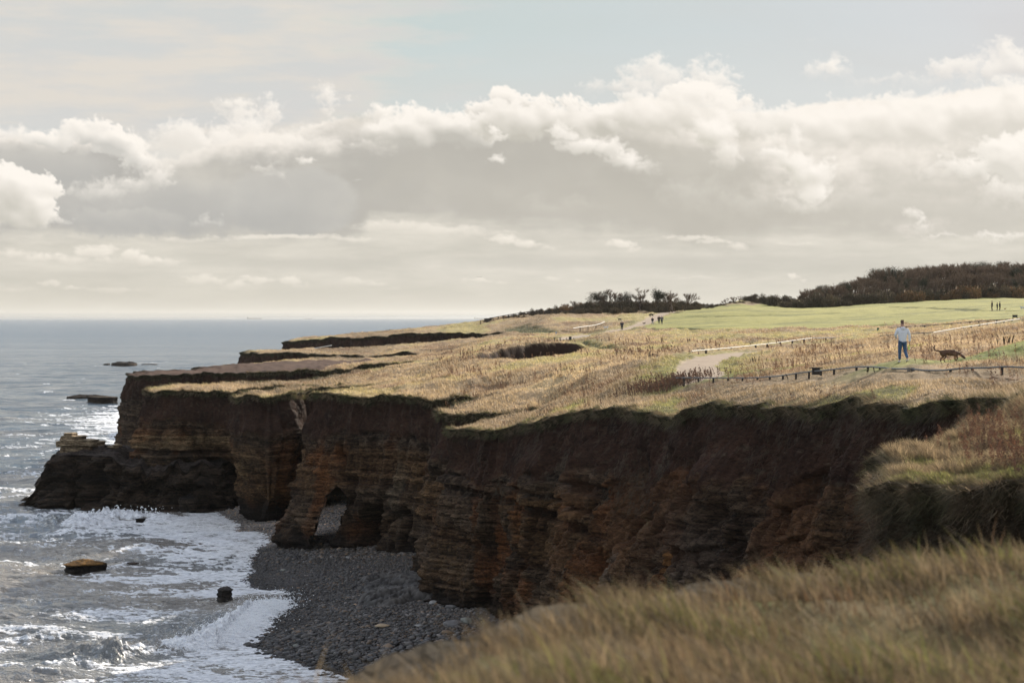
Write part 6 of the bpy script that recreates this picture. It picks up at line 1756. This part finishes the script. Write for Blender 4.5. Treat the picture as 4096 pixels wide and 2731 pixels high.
    for (u_, ) in ((908.8,), (912.8,)):
        d = 80.8; x, y = XY(u_, d); bm = bmesh.new(); box_bm(bm, (0, 0, .21), (.11, .16, .46), .2, .015); o = bm_obj('post_block', bm, oldw, r1); o.location = (x - rb[0], y - rb[1], CAMZ - (375.5 - HOR) * d / F - .10 - rb[2])
    rail('long white rail on dark stubs beside the near path, catching the sun', [(691.7, 350.5), (706, 349.4), (725, 347.7), (742, 346), (755, 344.6), (775, 342.4), (800, 339), (812, 337.5)], [706, 718.5, 731, 743, 755.6, 767, 780, 792, 804], .50, .036, whitep, wood, pw=.15, fixd=([690, 812], [160, 215]))
    rail('thin dark rail continuing right from the long white rail', [(812.5, 337.5), (825, 337.3), (838, 336.9)], [826, 837], .40, .045, darkr, wood, pw=.10, fixd=([810, 840], [215, 225]))
    rail('white rail in two lengths climbing towards the notice board', [(933.5, 331.9), (948, 329.4), (962, 327), (979, 324.5)], [943, 954, 963, 971, 979], .46, .04, whitep, wood, pw=.12, fixd=([930, 1020], [195, 228]))
    rail('upper white rail ending beside the notice board', [(980.2, 324.3), (992, 322.4), (1005, 320.5), (1019.5, 318.4)], [980, 987, 996, 1004, 1012], .46, .045, whitep, oldw, pw=.13, fixd=([930, 1020], [195, 228]))
    rail('thin dark rail running left from the lower white rail behind the walking person', [(933, 331.9), (915, 333), (898, 334), (880, 335.2)], [924, 906, 888], .40, .04, darkr, wood, pw=.10, fixd=([880, 933], [190, 195]))
    fd = ([600, 655, 700, 800, 875, 915, 970, 1011], [345, 335, 322, 305, 292, 280, 265, 255])
    rail('long dark low rail along the lower edge of the green field', [(1011, 318.6), (990, 319.9), (970, 321.4), (945, 323.8), (915.5, 325.7), (888, 327.5), (860, 328.4), (820, 329.2), (760, 329.5), (700, 328.8), (668, 329.2)], spaced(1006, 672, 9), .42, .05, darkr, wood, pw=.13, fixd=fd)
    fd2 = ([340, 400, 470, 545, 600, 640], [362, 345, 305, 285, 325, 342])
    rail('thin dark rail crossing the far path and falling towards the headland', [(630, 331.9), (612, 333.2), (592, 335.0), (575, 337.2), (545, 341.2), (520, 344.2), (490, 347.0)], spaced(628, 492, 9), .42, .04, darkr, wood, pw=.10, fixd=fd2)
    rail('faint wire rail on thin posts along the distant grass strip', [(489, 347.1), (455, 348.6), (400, 349.8), (355, 350.4), (310, 351.2)], spaced(486, 312, 11), .7, .025, darkr, wood, pw=.08, fixd=([310, 355, 400, 489], [366, 362, 350, 306]))
    rail('curved white rail on the straw slope left of the person in navy', [(573.2, 327.7), (584.7, 326), (595, 324.6), (601, 322.9), (604.5, 321.3)], [580, 588, 596], .42, .06, whitep, wood, pw=.12, fixd=([573, 605], [350, 372]))
    rail('white rail on the farthest grass strip near the cliff edge', [(290.2, 350.6), (300.6, 350.8), (309.5, 348.9), (320, 347), (331.8, 344.9)], [294, 301, 309], .5, .09, whitep, whitep, pw=.18, fixd=([290, 332], [366, 371]))
    rail('short white rail near the skyline where the slope meets the sea', [(439, 330.4), (443.5, 328.9), (448, 327.6)], [441, 446], .5, .10, whitep, wood, pw=.12, fixd=([439, 448], [440, 450]))
    # the bent one
    d = 148.; b = XY(651.5, d); r = bpy.data.objects.new('knee_rail', None); COL.objects.link(r); zb = CAMZ - (371 - HOR) * d / F
    r.location = (b[0], b[1], zb); r['label'] = 'broken white rail bent up out of the weeds left of the near path'; r['category'] = 'rail'
    def px3(u, v, dd): return ((u - 512) / F * dd - b[0], dd - b[1], CAMZ - (v - HOR) * dd / F - zb)
    skin_obj('rail', [(*px3(651.5, 370, d), .07), (*px3(653, 366, d + .6), .07), (*px3(654.6, 361.5, d + 1.2), .07), (*px3(656.8, 357.2, d + 1.7), .075), (*px3(659, 356.6, d + 1.9), .07)], [(0, 1), (1, 2), (2, 3), (3, 4)], whitep, r, 1)
    skin_obj('post', [(*px3(658.3, 357, d + 1.9), .07), (*px3(657.6, 362, d + 1.7), .07), (*px3(657.2, 368, d + 1.5), .07)], [(0, 1), (1, 2)], wood, r, 1)
    skin_obj('brace', [(*px3(656.5, 358, d + 1.8), .05), (*px3(652, 361.5, d + 2.0), .05), (*px3(648, 365, d + 2.2), .05)], [(0, 1), (1, 2)], wood, r, 1)
    # post and rail fence at the seaward foot of the rise
    rail('wooden post and rail fence climbing from the sea skyline to the bushes', [(492.5, 317.4), (501, 315.7), (511, 314), (521, 312.4), (531, 311), (545, 311.2), (556, 311.4)], spaced(493, 555, 5.2), 1.1, .07, wood, wood, pw=.16, fixd=([492, 531, 556], [440, 440, 443]), name='fence', rails=2, dgap=.45, poststick=.12)
    rail('second short wooden fence right of the gap below the bushes', [(559.5, 310.6), (572, 310.4), (586, 310.2)], spaced(560, 585, 5), 1.1, .07, wood, wood, pw=.16, fixd=([559, 586], [443, 448]), name='fence', rails=2, dgap=.45, poststick=.12)
    rail('small open frame at the seaward end of the wooden fence', [(480.2, 320.2), (484, 320.2)], [480.4, 483.8], .75, .05, wood, wood, pw=.12, fixd=([480, 484], [440, 440]), name='fence')
    # ---- benches, bins, board
    def thing(name, label, cat, u, v, dd):
        x, y = XY(u, dd); r = bpy.data.objects.new(name, None); COL.objects.link(r); r.location = (x, y, CAMZ - (v - HOR) * dd / F); r['label'] = label; r['category'] = cat; return r
    def part(r, nm, boxes, mat, bev=.01):
        bm = bmesh.new()
        for c, s in boxes: box_bm(bm, c, s, 0, bev)
        return bm_obj(nm, bm, mat, r)
    def bench(label, u, v, dd, w, h, t=.07, back=False, lw=.1):
        r = thing('bench', label, 'bench', u, v, dd)
        part(r, 'seat', [((0, -.14, h - t / 2), (w, .16, t)), ((0, .06, h - t / 2), (w, .16, t))], wood)
        for s_ in (-1, 1): part(r, 'leg', [((s_ * (w / 2 - .2), -.02, (h - t) / 2 - .1), (lw, .34, h - t + .2))], wood)
        return r
    bench('dark wooden bench beside the square bin near the grassy hollow', 557.3, 340.3, 268, 1.15, .46)
    bench('low dark bench at the edge of the far path below the couple', 637.6, 334.0, 330, 1.5, .30)
    bench('low grey topped bench behind the near pipe rail', 815.8, 370.0, 95, .56, .15, .04, lw=.18)
    bench('dark bench just right of the notice board', 1018.6, 319.8, 236, .75, .22)
    r = thing('bin', 'dark square bin right of the wooden bench by the grassy hollow', 'bin', 570.2, 339.6, 272)
    part(r, 'body', [((0, 0, .20), (.36, .36, .46))], darkr, .02); part(r, 'lid', [((0, 0, .455), (.42, .42, .05))], wood, .012)
    grn = mat_plain('green_bin_paint', (.02, .10, .055), .5)
    r = thing('bin', 'green litter bin behind the short white haired person', 'bin', 650.8, 331.9, 374)
    part(r, 'body', [((0, 0, .33), (.42, .42, .80))], grn, .05); part(r, 'lid', [((0, 0, .78), (.48, .48, .09))], grn, .03)
    r = thing('bin', 'narrow green post bin at the field edge left of the walking person', 'bin', 878, 333.5, 270)
    part(r, 'body', [((0, 0, .36), (.26, .26, .85))], grn, .03); part(r, 'lid', [((0, 0, .82), (.30, .30, .06))], grn, .01)
    r = thing('bin', 'small black box hung on the dark rail right of the walking person', 'bin', 916, 327.6, 279)
    part(r, 'body', [((0, 0, .12), (.42, .30, .36))], darkr, .03); part(r, 'post', [((0, .2, -.1), (.12, .12, .9))], wood)
    conc = mat_plain('pale_concrete', (.26, .29, .34), .8)
    r = thing('stone_block', 'bluish concrete block by the thin rail above the grassy hollow', 'block', 515.5, 344.6, 262)
    part(r, 'block', [((0, 0, .12), (.62, .4, .36))], conc, .04)
    r = thing('marker', 'small pale marker post on the straw strip above the bench', 'marker', 556.2, 333.9, 330)
    part(r, 'post', [((0, 0, .16), (.26, .2, .56))], conc, .03)
    r = thing('stone_block', 'dark stone wall end where the wooden fence starts', 'block', 488, 320.5, 440)
    part(r, 'block', [((0, 0, .15), (1.7, .6, .85)), ((.7, 0, .62), (.8, .55, .25))], wood, .08)
    r = thing('notice_board', 'black two post notice board by the upper white rail', 'notice board', 1015, 322.6, 232)
    for s_ in (-1, 1): part(r, 'post', [((s_ * .25, 0, .36), (.07, .08, 1.25))], wood)
    part(r, 'panel', [((0, -.02, .78), (.44, .05, .24))], darkr, .008); part(r, 'top_rail', [((0, 0, .92), (.43, .06, .05))], wood, .008)
    # ---- dark dead plants that stand out
    bm_ = bpy.data.materials['grass_blade']
    rs = np.random.RandomState(55)
    for (u, v, dd, h, n, lab) in [(789, 384.5, 97, .42, 1, 'single black dead flower spike in the grass below the low bench'), (869, 384, 84, .34, 3, 'squat black dead plant below the pipe rail left of the person'), (757, 357, 138, .50, 9, 'cluster of dark dead sedge beside the near path bend'), (749, 355.5, 140, .45, 2, 'leaning dark dead stalks left of the sedge cluster'),
                                  (1003, 349.5, 92, .55, 5, 'dry twiggy plant on the bank behind the brown dog'), (1009, 348.5, 92, .55, 5, 'second dry twiggy plant right of the first on the bank'), (650, 368, 148, .6, 8, 'dark weeds around the foot of the broken rail'), (847, 345, 160, .4, 1, 'lone dark stalk in the pale grass left of the person')]:
        x, y = XY(u, dd); V = []; Fc = []
        for k in range(n):
            bx, by = rs.randn(2) * (.13 if n < 6 else .35) if n > 1 else (0, 0)
            lx, ly = rs.randn(2) * .10; hh = h * rs.uniform(.7, 1)
            tube_tri((bx, by, -.1), (bx + lx, by + ly, hh), .010, .006, V, Fc, 3)
            for q in range(26):
                f = rs.uniform(.35, 1); a = rs.rand() * 6.28; p = np.array([bx + lx * f, by + ly * f, hh * f]); dd_ = np.array([math.cos(a) * .5, math.sin(a) * .5, .8]); s_ = np.array([-math.sin(a), math.cos(a), 0]) * .02
                b0 = len(V); V.extend([p - s_, p + s_, p + dd_ * .075]); Fc.append((b0, b0 + 1, b0 + 2))
        me = tri_mesh('dead_plant', V, Fc, (.028, .017, .011)); o = new_obj('dead_plant', me, bm_, label=lab, category='plant'); o.location = (x, y, Z1(x, y))
    # ---- ships on the horizon and a gull
    steel = mat_plain('ship_hull', (.10, .09, .085), .6)
    for (u, w, lab, flip) in [(254.5, 15.5, 'faint long cargo ship on the horizon, leftmost of three', 1), (308, 8, 'faint small ship on the horizon, middle of three', -1), (481, 14, 'faint long ship on the horizon beside the land, rightmost of three', 1)]:
        dd = 26000.; L = w * dd / F; r = thing('ship', lab, 'ship', u, HOR + CAMZ * F / dd, dd)
        bm = bmesh.new(); prof = [(-.5, .055), (-.485, .0), (.46, .0), (.5, .062), (.40, .050), (-.42, .048)]
        vs0 = [bm.verts.new((p[0] * L * flip, -9, p[1] * L)) for p in prof]; vs1 = [bm.verts.new((p[0] * L * flip, 9, p[1] * L)) for p in prof]
        bm.faces.new(vs0); bm.faces.new(vs1[::-1])
        for k in range(len(prof)): bm.faces.new((vs0[k], vs1[k], vs1[(k + 1) % 6], vs0[(k + 1) % 6]))
        bm_obj('hull', bm, steel, r)
        part(r, 'bridge', [((-.44 * L * flip, 0, .085 * L), (.06 * L, 12, .075 * L)), ((-.46 * L * flip, 0, .135 * L), (.02 * L, 6, .035 * L))], steel, .5)
        part(r, 'deck_gear', [((q * L * flip, 0, .058 * L), (.09 * L, 10, .020 * L)) for q in (-.25, -.1, .05, .2)], steel, .3)
    dd = 260.; x, y = XY(479.2, dd); V = [(0, 0, 0), (.14, .1, .05), (.42, .0, .22), (.8, -.06, .14), (.34, .12, .12), (-.14, .1, .05), (-.42, .0, .22), (-.8, -.06, .14), (-.34, .12, .12), (0, .28, .02), (0, -.2, .0), (.05, .1, -.05), (-.05, .1, -.05)]
    Fc = [(0, 2, 4), (2, 3, 4), (0, 6, 8), (6, 7, 8), (10, 11, 9), (10, 9, 12), (10, 1, 9), (10, 9, 5), (11, 9, 1), (12, 5, 9)]
    me = raw_mesh('gull', np.array(V) * .45, np.array(Fc)); color_attr(me, 'tint', np.tile((.08, .08, .08), (len(V), 1)))
    o = new_obj('gull', me, bm_, label='tiny gull gliding low in the sky above the sea end of the land', category='bird'); o.location = (x, y, CAMZ + (HOR - 277) * dd / F)
# ------------------------------------------------------------------ thin sea air
def build_haze():
    bm = bmesh.new(); bmesh.ops.create_cube(bm, size=1.0)
    me = bpy.data.meshes.new('haze'); bm.to_mesh(me); bm.free()
    mt = bpy.data.materials.new('thin_sea_air'); mt.use_nodes = True; mt.node_tree.nodes.clear()
    t = NT(mt.node_tree)
    v = t.node('ShaderNodeVolumePrincipled')
    v.inputs['Color'].default_value = (.80, .79, .76, 1); v.inputs['Density'].default_value = HAZE_DENSITY
    v.inputs['Anisotropy'].default_value = .3
    o = t.node('ShaderNodeOutputMaterial'); t.l.new(v.outputs[0], o.inputs['Volume'])
    o_ = new_obj('haze', me, mt, label='thin pale sea air that fades the far coast and ships', category='haze', kind='stuff')
    lo = np.array((-66000., -200., -70.)); hi = np.array((66000., 62000., 110.))
    o_.location = tuple((lo + hi) / 2); o_.scale = tuple(hi - lo)
HAZE_DENSITY = 2.2e-5
# ------------------------------------------------------------------ assemble
import time as _time
_t0 = _time.time()
def _lap(s): print('LAP %-14s %.1f' % (s, _time.time() - _t0), flush=True)
build_sky(); _lap('sky')
build_land(); _lap('land')
build_cliffs(); _lap('cliffs')
build_beach(); _lap('beach')
build_shingle(); _lap('shingle')
build_sea(); _lap('sea')
build_far(); build_sea_rocks(); _lap('rocks')
build_grass(); _lap('grass')
build_trees(); _lap('trees')
build_objects(); _lap('objects')
build_haze()
